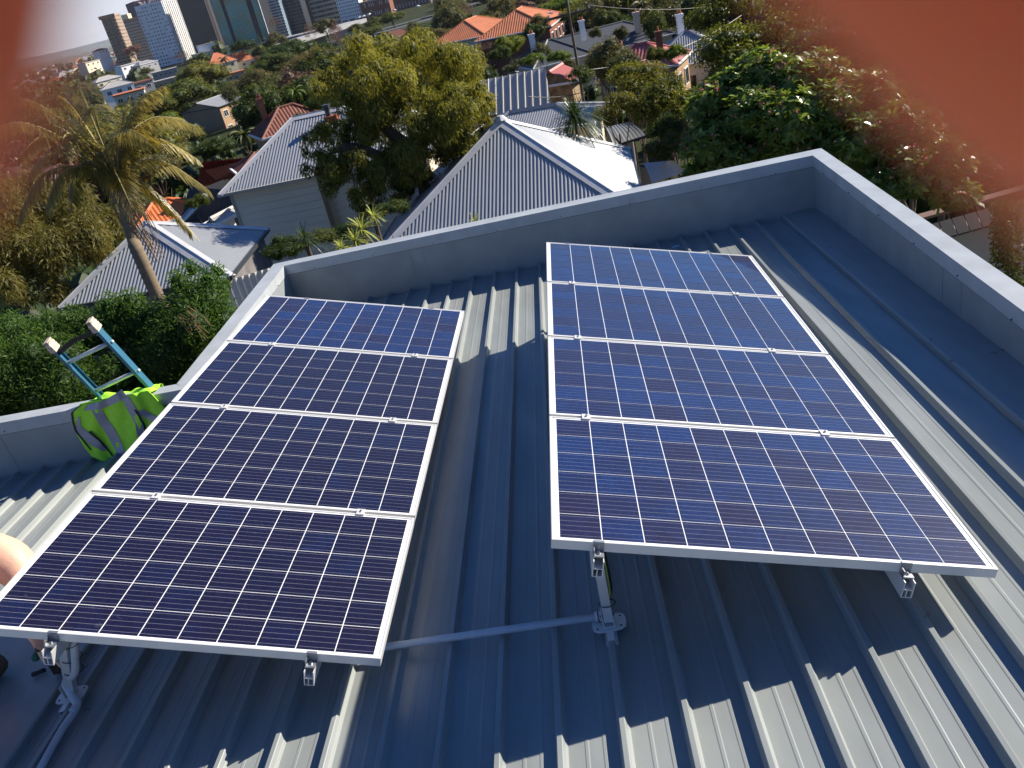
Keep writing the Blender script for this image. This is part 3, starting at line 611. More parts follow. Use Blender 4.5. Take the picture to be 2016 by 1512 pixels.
def ridge_cap(a, b, w, m_, par, loc, n1, n2):
    """folded capping over a hip: two flanges lying on the slopes with a small roll"""
    a, b = np.asarray(a, float), np.asarray(b, float); d = unit(b - a); mb = MB(); up = A(0, 0, 1)
    for n_ in (n1, n2):
        n_ = unit(n_); n_ = n_ if n_[2] > 0 else -n_; s_ = unit(np.cross(n_, d)); other = n2 if n_ is n1 else n1
        # pick the side that goes down
        if (s_ @ up) > 0: s_ = -s_
        o = up * .035; mb.poly([a + o, b + o, b + s_ * w + n_ * .03, a + s_ * w + n_ * .03])
    mb.tube([a + up * .035, b + up * .035], .022, 6); return obj('ridge_cap', local(mb, loc), m_, par)
def nrm(P): n_ = np.cross(P[1] - P[0], P[2] - P[0]); n_ = unit(n_); return n_ if n_[2] > 0 else -n_
M_zinc = mat('galvanised corrugated steel', (.35, .37, .395), .38, metal=.25, noise=.08, nscale=1.2, stretch=(1, 1, 1))
M_zcap = mat('galvanised ridge capping', (.55, .56, .58), .42, metal=.2, noise=.12, nscale=2.5)
M_gut = mat('dark gutter', (.04, .045, .05), .4); M_gutc = mat('cream gutter', (.45, .43, .38), .5)
M_shadesteel = mat('shade darkened grey tray roof', (.020, .025, .032), .4, noise=.06, nscale=1)  # grey steel darkened in its colour in place of tree shade
def gutter(a, b, m_, par, loc, w=.12):
    mb = MB(); d = unit(b - a); o = unit(np.cross(d, (0, 0, 1)))
    mb.beam(a - A(0, 0, .04), b - A(0, 0, .04), .13, .11); return obj('gutter', local(mb, loc), m_, par)
def walls_under(corners, z0, inset, m_, par, loc, z_top_off=.12):
    c0 = sum(corners) / len(corners); Q = [c + unit((c0 - c) * A(1, 1, 0)) * inset for c in corners]
    for p, q in zip(Q, Q[1:] + Q[:1]):
        mb = MB(); nn = unit(np.cross(q - p, (0, 0, 1))) * .06; mb.prism([A(p[0], p[1], z0), A(q[0], q[1], z0), A(q[0], q[1], q[2] - z_top_off), A(p[0], p[1], p[2] - z_top_off)], nn); obj('wall', local(mb, loc), m_, par)
    return Q
# central pyramid roof
FR, BR, FL = at_z(1275, 424, -7.5), at_z(1240, 292, -7.5), at_z(730, 512, -7.5); BL = FL + (BR - FR); AP = at_d(985, 235, 28.4); LOC = A(1.5, 28, -11.5)
h1 = empty('house', LOC, 'neighbouring house with large silver corrugated pyramid roof just beyond the long parapet', 'house')
faces = [(FL, FR, AP), (FR, BR, AP), (BR, BL, AP), (BL, FL, AP)]
for f in faces: sheet_roof(f, f[1] - f[0], M_zinc, par=h1, loc=LOC, pitch=.118, amp=.010)
for i in range(4): ridge_cap(faces[i][0], AP, .24, M_zcap, h1, LOC, nrm(faces[i]), nrm(faces[i - 1]))
for i in range(4): gutter(faces[i][0], faces[i][1], M_gut, h1, LOC)
mb = MB(); mb.tube([AP + A(0, 0, -.02), AP + A(0, 0, .12)], [.24, .10], 8); obj('ridge_cap', local(mb, LOC), M_zcap, h1)
walls_under([FL, FR, BR, BL], -12, .5, C_cream, h1, LOC)
# low lean-to at its left and curved verandas at its right
mb = MB(); P = [at_z(706, 520, -8.6), at_z(830, 366, -8.6), at_z(855, 352, -7.7), at_z(770, 500, -7.7)]
lt = empty('lean_to', P[0], 'flat grey lean-to roof along the left side of the pyramid roofed house', 'roof')
mb.prism(P, A(0, 0, -.08)); obj('roof', local(mb, P[0]), M_zcap, lt); mb = MB(); mb.prism([P[0] + A(.2, .2, -.1), P[1] + A(.2, -.2, -.1), P[1] + A(.3, -.2, -3.2), P[0] + A(.3, .2, -3.2)], A(.1, 0, 0)); obj('wall', local(mb, P[0]), C_cream, lt)
def bullnose(name, label, c0, c1, c2, c3, m_, drop):
    """curved corrugated veranda: c0-c1 high edge, c3-c2 low edge"""
    r = empty(name, c0, label, 'veranda roof'); mb = MB(); n, k = 12, 60; V = []
    L_ = np.linalg.norm(c1 - c0); k = int(L_ / .03)
    for j in range(k + 1):
        for i in range(n + 1):
            f = i / n; p = (c0 + (c1 - c0) * j / k) * (1 - f) + (c3 + (c2 - c3) * j / k) * f; p = p + A(0, 0, drop * math.sin(f * math.pi * .85) + .008 * math.cos(j * 1.57)); V.append(p)
    mb.add(V, [(j * (n + 1) + i, (j + 1) * (n + 1) + i, (j + 1) * (n + 1) + i + 1, j * (n + 1) + i + 1) for j in range(k) for i in range(n)]); obj('roof', local(mb, c0), m_, r, True)
    g = MB(); g.beam(c3, c2, .12, .1); obj('gutter', local(g, c0), M_gut, r)
    w = MB(); w.prism([c0 - A(0, 0, .1), c1 - A(0, 0, .1), c1 - A(0, 0, 3.4), c0 - A(0, 0, 3.4)], A(.05, .05, 0)); obj('wall', local(w, c0), C_grey, r)
    for q in (): pp = MB(); pp.beam(q * .97 + c0 * .03, (q * .97 + c0 * .03) - A(0, 0, 3), .09, .09); obj('post', local(pp, c0), C_white, r)
    return r
bullnose('veranda', 'curved silver veranda roof beyond the pyramid roof, dappled with tree shade', at_z(1192, 250, -7.6), at_z(1240, 240, -7.6), at_z(1272, 268, -8.3), at_z(1208, 288, -8.3), M_zinc, .12)
bullnose('veranda', 'curved silver veranda roof at the right end of the pyramid roof above the parapet', at_z(1258, 324, -7.9), at_z(1300, 330, -7.9), at_z(1350, 350, -8.5), at_z(1285, 372, -8.5), M_zinc, .45)
# house L with boarded cream wall
ZL_ = -6.2; FLc = at_z(430, 384, ZL_); FRc = at_z(855, 298, ZL_); ef = unit((FRc - FLc) * A(1, 1, 0)); bk_ = unit(np.cross(A(0, 0, 1), ef)); BLc = FLc + bk_ * 7.6; BRc = FRc + bk_ * 7.6
R1 = at_pl(575, 232, FLc + bk_ * 3.8, bk_); R2 = at_pl(676, 219, FLc + bk_ * 3.8, bk_); R2[2] = R1[2]; LOC = (FLc + FRc) / 2 * A(1, 1, 0) + A(0, 0, -12)
h2 = empty('house', LOC, 'cream boarded house with silver corrugated hip roof and brick chimney, left of the pyramid roof', 'house')
faces = [(FLc, FRc, R2, R1), (FRc, BRc, R2), (BRc, BLc, R1, R2), (BLc, FLc, R1)]
for f in faces: sheet_roof(f, f[1] - f[0], M_zinc, par=h2, loc=LOC, pitch=.128, amp=.012)
for a_, b_, i, j in ((FLc, R1, 0, 3), (FRc, R2, 0, 1), (BRc, R2, 1, 2), (BLc, R1, 2, 3), (R1, R2, 0, 2)): ridge_cap(a_, b_, .26, M_zcap, h2, LOC, nrm(faces[i]), nrm(faces[j]))
for f in faces: gutter(f[0], f[1], M_gutc, h2, LOC)
# front wall: boards, one object each, stepping back at the right
M_board = flatmat('cream painted board', (.82, .76, .62), .7)
wl0 = at_pl(455, 386, FLc + bk_ * .35, bk_); wl1 = at_pl(622, 352, FLc + bk_ * .35, bk_); bh = .30
for seg, (pa, pb, off) in enumerate(((wl0, wl1, 0), (wl1, FRc - ef * .4, .5))):
    for i in range(12):
        z1 = ZL_ - .14 - i * bh; z0 = z1 - bh + .012; p, q = pa * A(1, 1, 0) + bk_ * off, pb * A(1, 1, 0) + bk_ * off; mb = MB()
        mb.prism([p + A(0, 0, z0) - bk_ * .012, p + A(0, 0, z1), p + A(0, 0, z1) + bk_ * .03, p + A(0, 0, z0) + bk_ * .03], q - p); obj('board', local(mb, LOC), M_board, h2)
    mb = MB(); mb.beam((pa * A(1, 1, 0) + bk_ * off) + A(0, 0, ZL_ - .1) - bk_ * .03, (pa * A(1, 1, 0) + bk_ * off) + A(0, 0, ZL_ - 4), .1, .06, bk_); obj('corner_trim', local(mb, LOC), M_gutc, h2)
walls_under([FLc, FRc, BRc, BLc], -13, 1.35, C_cream, h2, LOC)
cb_ = at_pl(655, 246, FLc + bk_ * 3.1, bk_); mb = MB(); mb.bx(cb_[0] - .22, cb_[0] + .28, cb_[1] - .22, cb_[1] + .22, cb_[2] - .5, cb_[2] + .38); ch = obj('chimney', local(mb, LOC), flatmat('orange red chimney brick', (.36, .075, .03)), h2)
mb = MB(); c_ = cb_ + A(-.05, 0, .38); mb.tube([c_, c_ + A(0, 0, .22), c_ + A(0, 0, .26), c_ + A(0, 0, .46)], [.13, .11, .16, .17], 10); po = obj('chimney_pot', local(mb, LOC), M_gut, None); po.parent = ch
# pyramid roof at the left behind the palm
z3 = -6.5; FL3, FR3, BR3 = at_z(115, 607, z3), at_z(452, 545, z3), at_z(527, 450, z3); BL3 = FL3 + BR3 - FR3; AP3 = at_d(285, 437, 28.2); LOC = A(-9.5, 26, -11.5)
h3 = empty('house', LOC, 'small house with dappled silver corrugated pyramid roof behind the palm trunk', 'house')
faces = [(FL3, FR3, AP3), (FR3, BR3, AP3), (BR3, BL3, AP3), (BL3, FL3, AP3)]
for f in faces: sheet_roof(f, f[1] - f[0], M_zinc, par=h3, loc=LOC, pitch=.118, amp=.014)
for i in range(4): ridge_cap(faces[i][0], AP3, .22, M_zcap, h3, LOC, nrm(faces[i]), nrm(faces[i - 1])); gutter(faces[i][0], faces[i][1], M_gut, h3, LOC)
walls_under([FL3, FR3, BR3, BL3], -12, .3, flatmat('palm shade grey render', (.17, .16, .165), .9, noise=.4, nscale=1.5), h3, LOC)  # wall colour darkened to stand in for dappled palm shade
# cream lean-to right of it
P0, P1, P2, P3 = at_z(458, 548, -5.3), at_z(545, 523, -5.3), at_z(560, 540, -6.0), at_z(440, 640, -6.2)
r = empty('lean_to', P0, 'cream corrugated lean-to roof between the pyramid roof and the left parapet corner', 'roof')
sheet_roof((P3, at_z(530, 610, -6.2), P1, P0), at_z(530, 610, -6.2) - P3, mat('cream corrugated steel', (.62, .57, .50), .5, noise=.08, nscale=2), par=r, loc=P0, pitch=.15, amp=.022)
mb = MB(); mb.prism([P0 - A(0, 0, .1), P1 - A(0, 0, .1), P1 - A(0, 0, 3.5), P0 - A(0, 0, 3.5)], A(0, .1, 0)); obj('wall', local(mb, P0), C_cream, r)
mb = MB(); mb.beam(P3, at_z(530, 610, -6.2), .12, .1); obj('gutter', local(mb, P0), M_gutc, r)

# ---- generic houses placed by pixels of the roof
T_or = mat('orange terracotta tiles', (.52, .17, .075), .75, noise=.18, nscale=.9, bump=.3, bscale=6); T_rd = mat('red brown tiles', (.20, .070, .045), .75, noise=.2, nscale=1.2, bump=.3, bscale=6)
T_bn = mat('weathered brown tiles', (.20, .11, .08), .8, noise=.2, nscale=1.5); T_sl = mat('slate', (.055, .065, .08), .55, noise=.15, nscale=.8); T_pk = mat('faded pink red steel', (.45, .12, .11), .5, noise=.08, nscale=1)
T_wh = mat('pale roof', (.40, .385, .37), .6, noise=.1, nscale=.5); T_gy = mat('grey sheet roof', (.25, .26, .28), .6, noise=.1, nscale=.5); T_red = mat('dark red steel', (.20, .028, .025), .5, noise=.05, nscale=1)
def house(label, uv, D, w, d, rise, wallh, rot, roofm, wallm, kind='hip', pitch=0, win=(3, 1), group=None, cat='house', chim=0, name='house', vis=None, frame=True, base=None):
    """centre of the roof top at pixel uv and distance D; w along the ridge"""
    T = at_d(*uv, D); zt = T[2]; ze = zt - rise; a = math.radians(rot); ex, ey = A(math.cos(a), math.sin(a), 0), A(-math.sin(a), math.cos(a), 0)
    c = A(T[0], T[1], 0); zb = base if base is not None else min(ze - wallh, tz(T[0], T[1])); loc = A(T[0], T[1], zb); r = empty(name, loc, label, cat, group)
    def Q(x, y, z): return c + ex * x + ey * y + A(0, 0, z)
    ov = .35; W2, D2 = w / 2 + ov, d / 2 + ov
    E = [Q(-W2, -D2, ze), Q(W2, -D2, ze), Q(W2, D2, ze), Q(-W2, D2, ze)]
    if kind == 'flat':
        mb = MB(); mb.prism([e + A(0, 0, 0) for e in E], A(0, 0, .4)); obj('roof', local(mb, loc), roofm, r)
    else:
        rl = {'hip': max(w / 2 - d / 2, .05), 'gable': W2}[kind]; A_, B_ = Q(-rl, 0, zt), Q(rl, 0, zt)
        fs = [(E[0], E[1], B_, A_), (E[2], E[3], A_, B_), (E[1], E[2], B_), (E[3], E[0], A_)] if kind == 'hip' else [(E[0], E[1], B_, A_), (E[2], E[3], A_, B_)]
        if pitch:
            rf = None
            for f in fs: sheet_roof(f, f[1] - f[0], roofm, 'roof_sheet', pitch, pitch * .09, par=r, loc=loc)
        else:
            mb = MB()
            for f in fs: mb.poly(f)
            rf = obj('roof', local(mb, loc), roofm, r)
        mb = MB(); ls_ = [(A_, B_)] + ([(E[0], A_), (E[3], A_), (E[1], B_), (E[2], B_)] if kind == 'hip' else [])
        for p, q in ls_: mb.tube([p, q], .12, 5)
        obj('ridge_cap', local(mb, loc), roofm, r)
        mb = MB()
        for p, q in zip(E, E[1:] + E[:1]): mb.beam(p, q, .12, .14)
        obj('gutter', local(mb, loc), C_white if frame else M_gut, r)
        if kind == 'gable':
            mb = MB(); mb.poly([Q(-w / 2, -d / 2, ze), Q(-w / 2, d / 2, ze), Q(-w / 2, 0, zt - .1)]); mb.poly([Q(w / 2, -d / 2, ze), Q(w / 2, d / 2, ze), Q(w / 2, 0, zt - .1)]); obj('gable', local(mb, loc), wallm, r)
    K = [(-w / 2, -d / 2), (w / 2, -d / 2), (w / 2, d / 2), (-w / 2, d / 2)]; mb = MB(); mb.prism([Q(x, y, zb) for x, y in K], A(0, 0, ze - zb + .02)); obj('wall', local(mb, loc), wallm, r)
    for k in range(2 if win else 0):            # front and right side windows, each with pane and frame
        (x0, y0), (x1, y1) = K[k], K[k + 1]; p0, p1 = Q(x0, y0, 0), Q(x1, y1, 0); dd = unit(p1 - p0); nn = unit(np.cross(dd, (0, 0, 1))); Lw = np.linalg.norm(p1 - p0); nw = max(1, int(round(win[0] * Lw / w)))
        for s in range(win[1]):
            zc = ze - 1.5 - s * 2.9
            for j in range(nw):
                m_ = p0 + dd * Lw * (j + .5) / nw + A(0, 0, zc); ww = min(1.5, Lw / nw * .5); 
                fr_ = MB(); fr_.box(m_ + nn * .03, dd * ww / 2, nn * .05, A(0, 0, .65)); f_ = obj('window', local(fr_, loc), C_white, r)
                pn = MB()
                for q_ in (-1, 1): pn.box(m_ + nn * .085 + dd * q_ * ww * .235, dd * ww * .20, nn * .012, A(0, 0, .55))
                o_ = obj('pane', local(pn, loc), G_dark, None); o_.parent = f_
    for k in range(chim):
        x = (-.32 + .5 * k) * w; mb = MB(); b_ = Q(x, d * .12, zt - .6); mb.box(b_ + A(0, 0, .5), ex * .22, ey * .18, A(0, 0, 1.0)); mb.box(b_ + A(0, 0, 1.55), ex * .27, ey * .23, A(0, 0, .07))
        for q_ in (-.1, .1): mb.tube([b_ + ex * q_ + A(0, 0, 1.6), b_ + ex * q_ + A(0, 0, 1.95)], .07, 6)
        obj('chimney', local(mb, loc), C_white if roofm is T_sl or roofm is T_wh else C_brick, r)
    return r
KEEP = []   # pixel boxes that closer trees must leave clear: (x0, y0, x1, y1, distance)
def keep(x0, y0, x1, y1, D): KEEP.append((x0, y0, x1, y1, D))
for b_ in ((190, 0, 390, 128, 900), (400, 0, 545, 80, 800), (545, 0, 712, 60, 800), (712, 0, 850, 30, 800)): keep(*b_)
# brick flats with orange roofs at the top centre
house('two storey cream brick flats with orange tiled roof and sunlit yellow side wall', (926, 36), 150, 15, 9.5, 2.4, 6.2, 66, T_or, C_bright, 'hip', .34, (6, 2)); keep(882, 22, 978, 92, 150)
house('two storey dark red brick flats with orange tiled roof right of the cream flats', (1022, 16), 128, 14, 10, 2.5, 6.6, 72, T_or, C_brick, 'hip', .34, (5, 2)); keep(970, 0, 1070, 76, 128)
# slate roofed terrace with white chimneys
house('long low house with dark slate roof and white chimneys behind the power pole', (1150, 62), 100, 17, 7.5, 2.1, 3.4, 12, T_sl, C_cream, 'hip', 0, (4, 1)); keep(1060, 40, 1262, 104, 100)
house('small slate roofed end wing with pale ridge tiles, left end of the slate house', (1082, 78), 92, 6, 5.5, 2.0, 3.2, 12, T_sl, C_cream, 'hip', 0, (2, 1)); 
def chimney(label, uvb, uvt, D, w, m_, pots=1):
    b_ = at_d(*uvb, D); t_ = at_d(*uvt, D); H = max(t_[2] - b_[2], 1.); r = empty('chimney', b_ - A(0, 0, 1), label, 'chimney'); mb = MB(); mb.bx(-w, w, -w * .8, w * .8, 0, H + 1); mb.bx(-w * 1.25, w * 1.25, -w, w, H * .86 + 1, H + 1.02); obj('stack', mb, m_, r)
    mb = MB()
    for k in range(pots): x = (k - (pots - 1) / 2) * w * .9; mb.tube([(x, 0, H + 1), (x, 0, H + 1.35)], [w * .32, w * .25], 7)
    obj('pot', mb, T_or, r)
chimney('tall narrow cream chimney with terracotta pot at the right end of the slate roof', (1257, 66), (1250, 24), 100, .30, flatmat('peach render', (.62, .50, .40)))
chimney('pair like white square chimney standing at the left end of the slate roof', (1050, 92), (1042, 68), 90, .28, C_white, 2)
chimney('short white chimney in the trees above the slate roof', (1086, 38), (1083, 24), 130, .32, C_white)
chimney('white chimney stack on the middle of the slate ridge', (1147, 60), (1144, 44), 97, .28, C_white, 2)
# pink roof house, grey roof neighbour
house('house with faded pink red roof and small tiled chimney behind the bushy trees', (1262, 86), 72, 6.0, 5, 1.6, 2.8, -28, T_pk, C_tan, 'hip', .3, (3, 1), chim=1); keep(1228, 68, 1300, 124, 72)
chimney('dark red brick chimney beside the pink red roof', (1299, 92), (1294, 62), 70, .22, C_brick)
house('white weatherboard house with silver roof glimpsed between the big trees at upper right', (1352, 62), 80, 7, 6.5, 2.2, 3.6, -18, M_zinc, C_white, 'hip', .2, (3, 1)); keep(1330, 44, 1372, 108, 80)
chimney('white twin pot chimney above the white weatherboard house', (1340, 58), (1336, 28), 84, .28, C_white, 2)
# tray roof behind big tree
P = [at_d(975, 205, 47), at_d(1083, 186, 47), at_d(1073, 132, 53), at_d(900, 168, 54)]; P = [at_z(880, 232, -8.2), at_z(1084, 188, -8.2), at_z(1073, 133, -6.3), at_z(880, 172, -6.3)]
r = empty('house', P[0] - A(0, 0, 4), 'house with shade darkened grey tray roof half shaded behind the golden green tree', 'house')
sheet_roof(P, P[1] - P[0], M_shadesteel, par=r, loc=P[0] - A(0, 0, 4), pitch=.27, amp=.035, prof='tray'); keep(985, 138, 1090, 200, 45)
q = P[2] - (P[1] - P[2]) * .9 + A(0, 0, -1.9 * 1); bkp = [P[3], P[2], P[2] + (P[2] - P[1]) * A(1, 1, -1), P[3] + (P[3] - P[0]) * A(1, 1, -1)]
sheet_roof(bkp, bkp[1] - bkp[0], T_wh, par=r, loc=P[0] - A(0, 0, 4), pitch=.42, amp=.04, prof='tray')
walls_under([P[0], P[1], bkp[2], bkp[3]], -13.5, .4, C_tan, r, P[0] - A(0, 0, 4)); mb = MB(); mb.beam(P[0], P[1], .14, .16); obj('gutter', local(mb, P[0] - A(0, 0, 4)), M_gut, r)
house('small stone outbuilding with pink tin roof beside the grey tray roof', (1094, 134), 56, 1.9, 2.4, .8, 4.4, 62, T_pk, flatmat('golden rubble stone', (.34, .24, .13), .9, noise=.5, nscale=3), 'gable', .2, None); keep(1070, 120, 1118, 172, 56)
house('small silver hip roof between the pyramid roof and the cordyline', (1050, 214), 40, 5.5, 3.2, .7, 2.5, -22, M_zinc, C_cream, 'hip', .12, (2, 1))
# solar hot water roof and friends at left
P = [at_z(352, 446, -9), at_z(478, 440, -9), at_z(462, 376, -7.6), at_z(398, 372, -7.6)]; LOC = P[0] - A(0, 0, 3)
r = empty('house', LOC, 'dark tiled roof with tube solar water heater in front of the cream boarded house', 'house'); sheet_roof(P, P[1] - P[0], mat('charcoal tiles', (.035, .033, .036), .6, noise=.2, nscale=4), par=r, loc=LOC, pitch=.2, amp=.025); walls_under(P, -13, .3, C_cream, r, LOC)
h_ = at_z(352, 442, -8.75), at_z(404, 386, -7.5); hw = empty('solar_water_heater', h_[0], 'row of pale evacuated tubes under a grey tank on the dark tiled roof', 'water heater')
mb = MB(); mb.tube([h_[0], h_[1]], .16, 10); obj('tank', local(mb, h_[0]), T_gy, hw, True)
dd = unit(h_[1] - h_[0]); sd = unit(np.cross(dd, (0, 0, 1)))
for k in range(12): mb = MB(); p = h_[0] + (h_[1] - h_[0]) * (k + .5) / 12; mb.tube([p + sd * .1, p + sd * .9 - A(0, 0, .35)], .035, 6); obj('tube', local(mb, h_[0]), C_white, hw, True)
house('house with bright orange tiled roof behind the palm fronds', (315, 396), 58, 4.4, 3.4, 1.0, 3.2, 28, mat('vivid orange tiles', (.62, .16, .045), .7, noise=.08, nscale=2), C_cream, 'hip', .25, (2, 1)); keep(276, 378, 360, 432, 44)
house('low cream gable end catching the sun by the dark tiled roof', (436, 420), 42, .9, .4, .25, 1.2, 60, T_wh, C_white, 'gable', 0, None, cat='shed', name='shed')
P = [at_z(382, 372, -9.8), at_z(500, 348, -9.8), at_z(510, 308, -8.2), at_z(402, 336, -8.2)]; LOC = P[0] - A(0, 0, 3)
r = empty('house', LOC, 'long house with shaded dark red steel roof left of the cream boarded house', 'house'); sheet_roof(P, P[1] - P[0], T_red, par=r, loc=LOC, pitch=.22, amp=.035); 
P2_ = [P[3], P[2], P[2] + A(-.3, 3, -1.2), P[3] + A(-.3, 3, -1.2)]; sheet_roof(P2_, P2_[1] - P2_[0], T_pk, par=r, loc=LOC, pitch=.22, amp=.03); walls_under([P[0], P[1], P2_[2], P2_[3]], -14, .3, C_cream, r, LOC); keep(388, 310, 470, 372, 48)
house('old house with red brown tiled roof, tall brick chimney and white veranda rail', (562, 208), 74, 5.6, 4.4, 1.7, 4.6, 22, T_rd, C_tan, 'hip', .28, (3, 2), chim=1); keep(508, 196, 622, 290, 74)
house('small dark red tiled roof peeping out at the left hip of the cream boarded house', (508, 300), 55, 2.8, 2.4, .7, 2.6, 20, T_rd, C_cream, 'hip', .28, (2, 1))
# brick flats at left mid distance
house('four storey tan brick flats with low grey gable roof among gum trees at left', (414, 194), 190, 8, 10, 1.4, 11, 62, T_gy, C_tan, 'gable', 0, (3, 3), frame=False); keep(372, 190, 452, 262, 190)
house('long flat roofed block of flats with pale parapet below the white tower', (306, 158), 420, 27, 7, .8, 8, 22, T_wh, C_tan, 'flat', 0, (12, 2)); keep(240, 148, 345, 178, 420)
house('grey flat roofed block with plant boxes at the foot of the white tower', (322, 136), 520, 13, 8, .8, 8, 20, T_wh, C_grey, 'flat', 0, (5, 1)); keep(296, 128, 340, 152, 520)
house('low cream walled shed with white rooftop box right of the white tower', (412, 98), 640, 24, 9, .8, 8, 20, T_wh, C_bright, 'flat', 0, (8, 1)); keep(384, 84, 446, 116, 640)
house('white rooftop box on the cream walled shed', (404, 86), 645, 12, 6, .5, 9, 20, T_wh, C_white, 'flat', 0, None); keep(384, 84, 446, 116, 640)
house('orange roofed bungalow with steep gable left of the palm among far houses', (424, 104), 470, 14, 12, 5, 5, 30, T_or, C_bright, 'hip', 0, (3, 1)); house('orange roofed bungalow with pale walls right of the steep roofed one', (462, 106), 480, 18, 10, 4, 4, 18, T_or, C_cream, 'hip', 0, (4, 1)); keep(410, 96, 492, 122, 470)
house('long terracotta shed roof behind the round crowned gums', (454, 139), 380, 10, 5, 1.2, 4, 20, T_or, C_tan, 'flat', 0, (4, 1)); keep(430, 132, 476, 150, 380)
house('pale grey flat warehouse roof beside the elevated road', (590, 66), 500, 24, 12, .6, 6, 14, T_wh, C_grey, 'flat', 0, (6, 1)); keep(556, 52, 640, 74, 500)
house('small cottage with dark red tiled roof and cream wall near the road', (778, 58), 400, 14, 9, 3.5, 4, 15, T_rd, C_bright, 'hip', 0, (3, 1)); keep(760, 48, 796, 70, 400)
house('small white canopy building under the elevated road', (686, 44), 560, 16, 10, 1, 4, 12, C_white, C_grey, 'flat', 0, (3, 1))
for i, (u, v, D, c, lb) in enumerate([(250, 172, 300, T_or, 'orange and white cottage roof behind the palm tip'), (226, 160, 330, T_wh, 'pale gabled house left of the long flat block'), (262, 156, 350, T_rd, 'small red roofed house beside the long flat block'), (205, 150, 450, T_wh, 'row of low pale units with dark openings'), (248, 122, 560, T_wh, 'pale pitched warehouse roof below the brown flats'), (282, 120, 560, T_gy, 'grey walled car park at the foot of the brown flats'), (172, 118, 700, T_wh, 'low white block at the edge of the far suburb'), (195, 96, 950, T_rd, 'small white building on the far rise')]):
    house(lb, (u, v), D, 9 + i, 7, 1.6, 5, 15 + 9 * i, c, [C_cream, C_white, C_grey][i % 3], 'hip' if i % 2 else 'flat', 0, (3, 1))
# far suburb roofs
proto = None; k = 0
for i in range(330):
    az = math.radians(random.uniform(-27, -16.5)); D = random.uniform(800, 3200)
    if random.random() < .25: az = math.radians(random.uniform(-16, 8)); D = random.uniform(900, 1500)
    if k >= 230: break
    x, y = D * math.sin(az), D * math.cos(az); k += 1
    if proto is None:
        proto = []
        for rm, wm_ in ((T_or, C_cream), (T_rd, C_bright), (T_wh, C_white), (T_gy, C_grey), (T_wh, C_bright)):
            mb = MB(); mb.add([(-7, -5, 0), (7, -5, 0), (7, 5, 0), (-7, 5, 0), (-7, -5, 5), (7, -5, 5), (7, 5, 5), (-7, 5, 5)], [(0, 1, 5, 4), (1, 2, 6, 5), (2, 3, 7, 6), (3, 0, 4, 7)]); w_ = mb.mesh('wall'); w_.materials.append(wm_)
            mb = MB(); mb.add([(-7.5, -5.5, 5), (7.5, -5.5, 5), (7.5, 5.5, 5), (-7.5, 5.5, 5), (-2.5, 0, 8), (2.5, 0, 8)], [(0, 1, 5, 4), (1, 2, 5), (2, 3, 4, 5), (3, 0, 4)]); r_ = mb.mesh('roof'); r_.materials.append(rm); proto.append((w_, r_))
    w_, r_ = random.choice(proto); r = empty('house', (x, y, tz(x, y) - .5), 'tiny hip roofed house in the hazy suburb toward the horizon', 'house', 'far houses of the hazy suburb'); r.rotation_euler[2] = random.uniform(0, 3.1); s = random.uniform(.6, 1.3); r.scale = (s, s * random.uniform(.7, 1.2), s * random.uniform(.8, 1.3))
    link(bpy.data.objects.new('wall', w_), r); link(bpy.data.objects.new('roof', r_), r)
# power pole, wires
M_wood = mat('weathered pole timber', (.10, .07, .05), .9, noise=.3, nscale=3, stretch=(1, 1, .1)); M_wire = mat('power wire', (.03, .03, .032), .5)
pb = at_d(1146, 182, 46); pt = at_d(1108, -60, 46); pt = A(pb[0], pb[1], pt[2]); pb2 = A(pb[0], pb[1], -13)
r = empty('power_pole', pb2, 'tall dark timber power pole with cross arm above the cordyline', 'power pole'); mb = MB(); mb.tube([pb2, pt], [.085, .065], 10); obj('pole', local(mb, pb2), M_wood, r, True)
xa = at_d(1122, 28, 46); xa = A(pb[0], pb[1], xa[2]); dx = unit(A(1, .25, 0)); mb = MB(); mb.beam(xa - dx * 1.2, xa + dx * 1.2, .1, .12); obj('cross_arm', local(mb, pb2), M_wood, r)
for k in (-1.1, -.5, .5, 1.1): mb = MB(); mb.tube([xa + dx * k + A(0, 0, .06), xa + dx * k + A(0, 0, .2)], [.05, .03], 6); obj('insulator', local(mb, pb2), C_grey, r)
def wire(label, P, sag, rad=.014):
    r = empty('wire', P[0], label, 'wire', 'overhead wires in the valley'); pts = []
    for i in range(25): f = i / 24; pts.append(P[0] * (1 - f) + P[1] * f - A(0, 0, sag * 4 * f * (1 - f)))
    obj('strand', local(MB().tube(pts, rad, 4), P[0]), M_wire, r)
wire('upper wire from the pole into the trees at right', (xa + dx * 1.1 + A(0, 0, .2), at_d(1500, -10, 62)), .5); wire('lower wire from the pole through the trees at right', (xa + dx * .5 - A(0, 0, 2.8), at_d(1460, 30, 58)), .6, .02)
wire('wire from the pole arm toward the left', (xa - dx * 1.1 + A(0, 0, .2), at_d(1010, 110, 52)), .6); wire('slack wire crossing below the tray roof toward the pole', (at_d(1040, 190, 42), at_d(1200, 160, 44)), .3, .02)
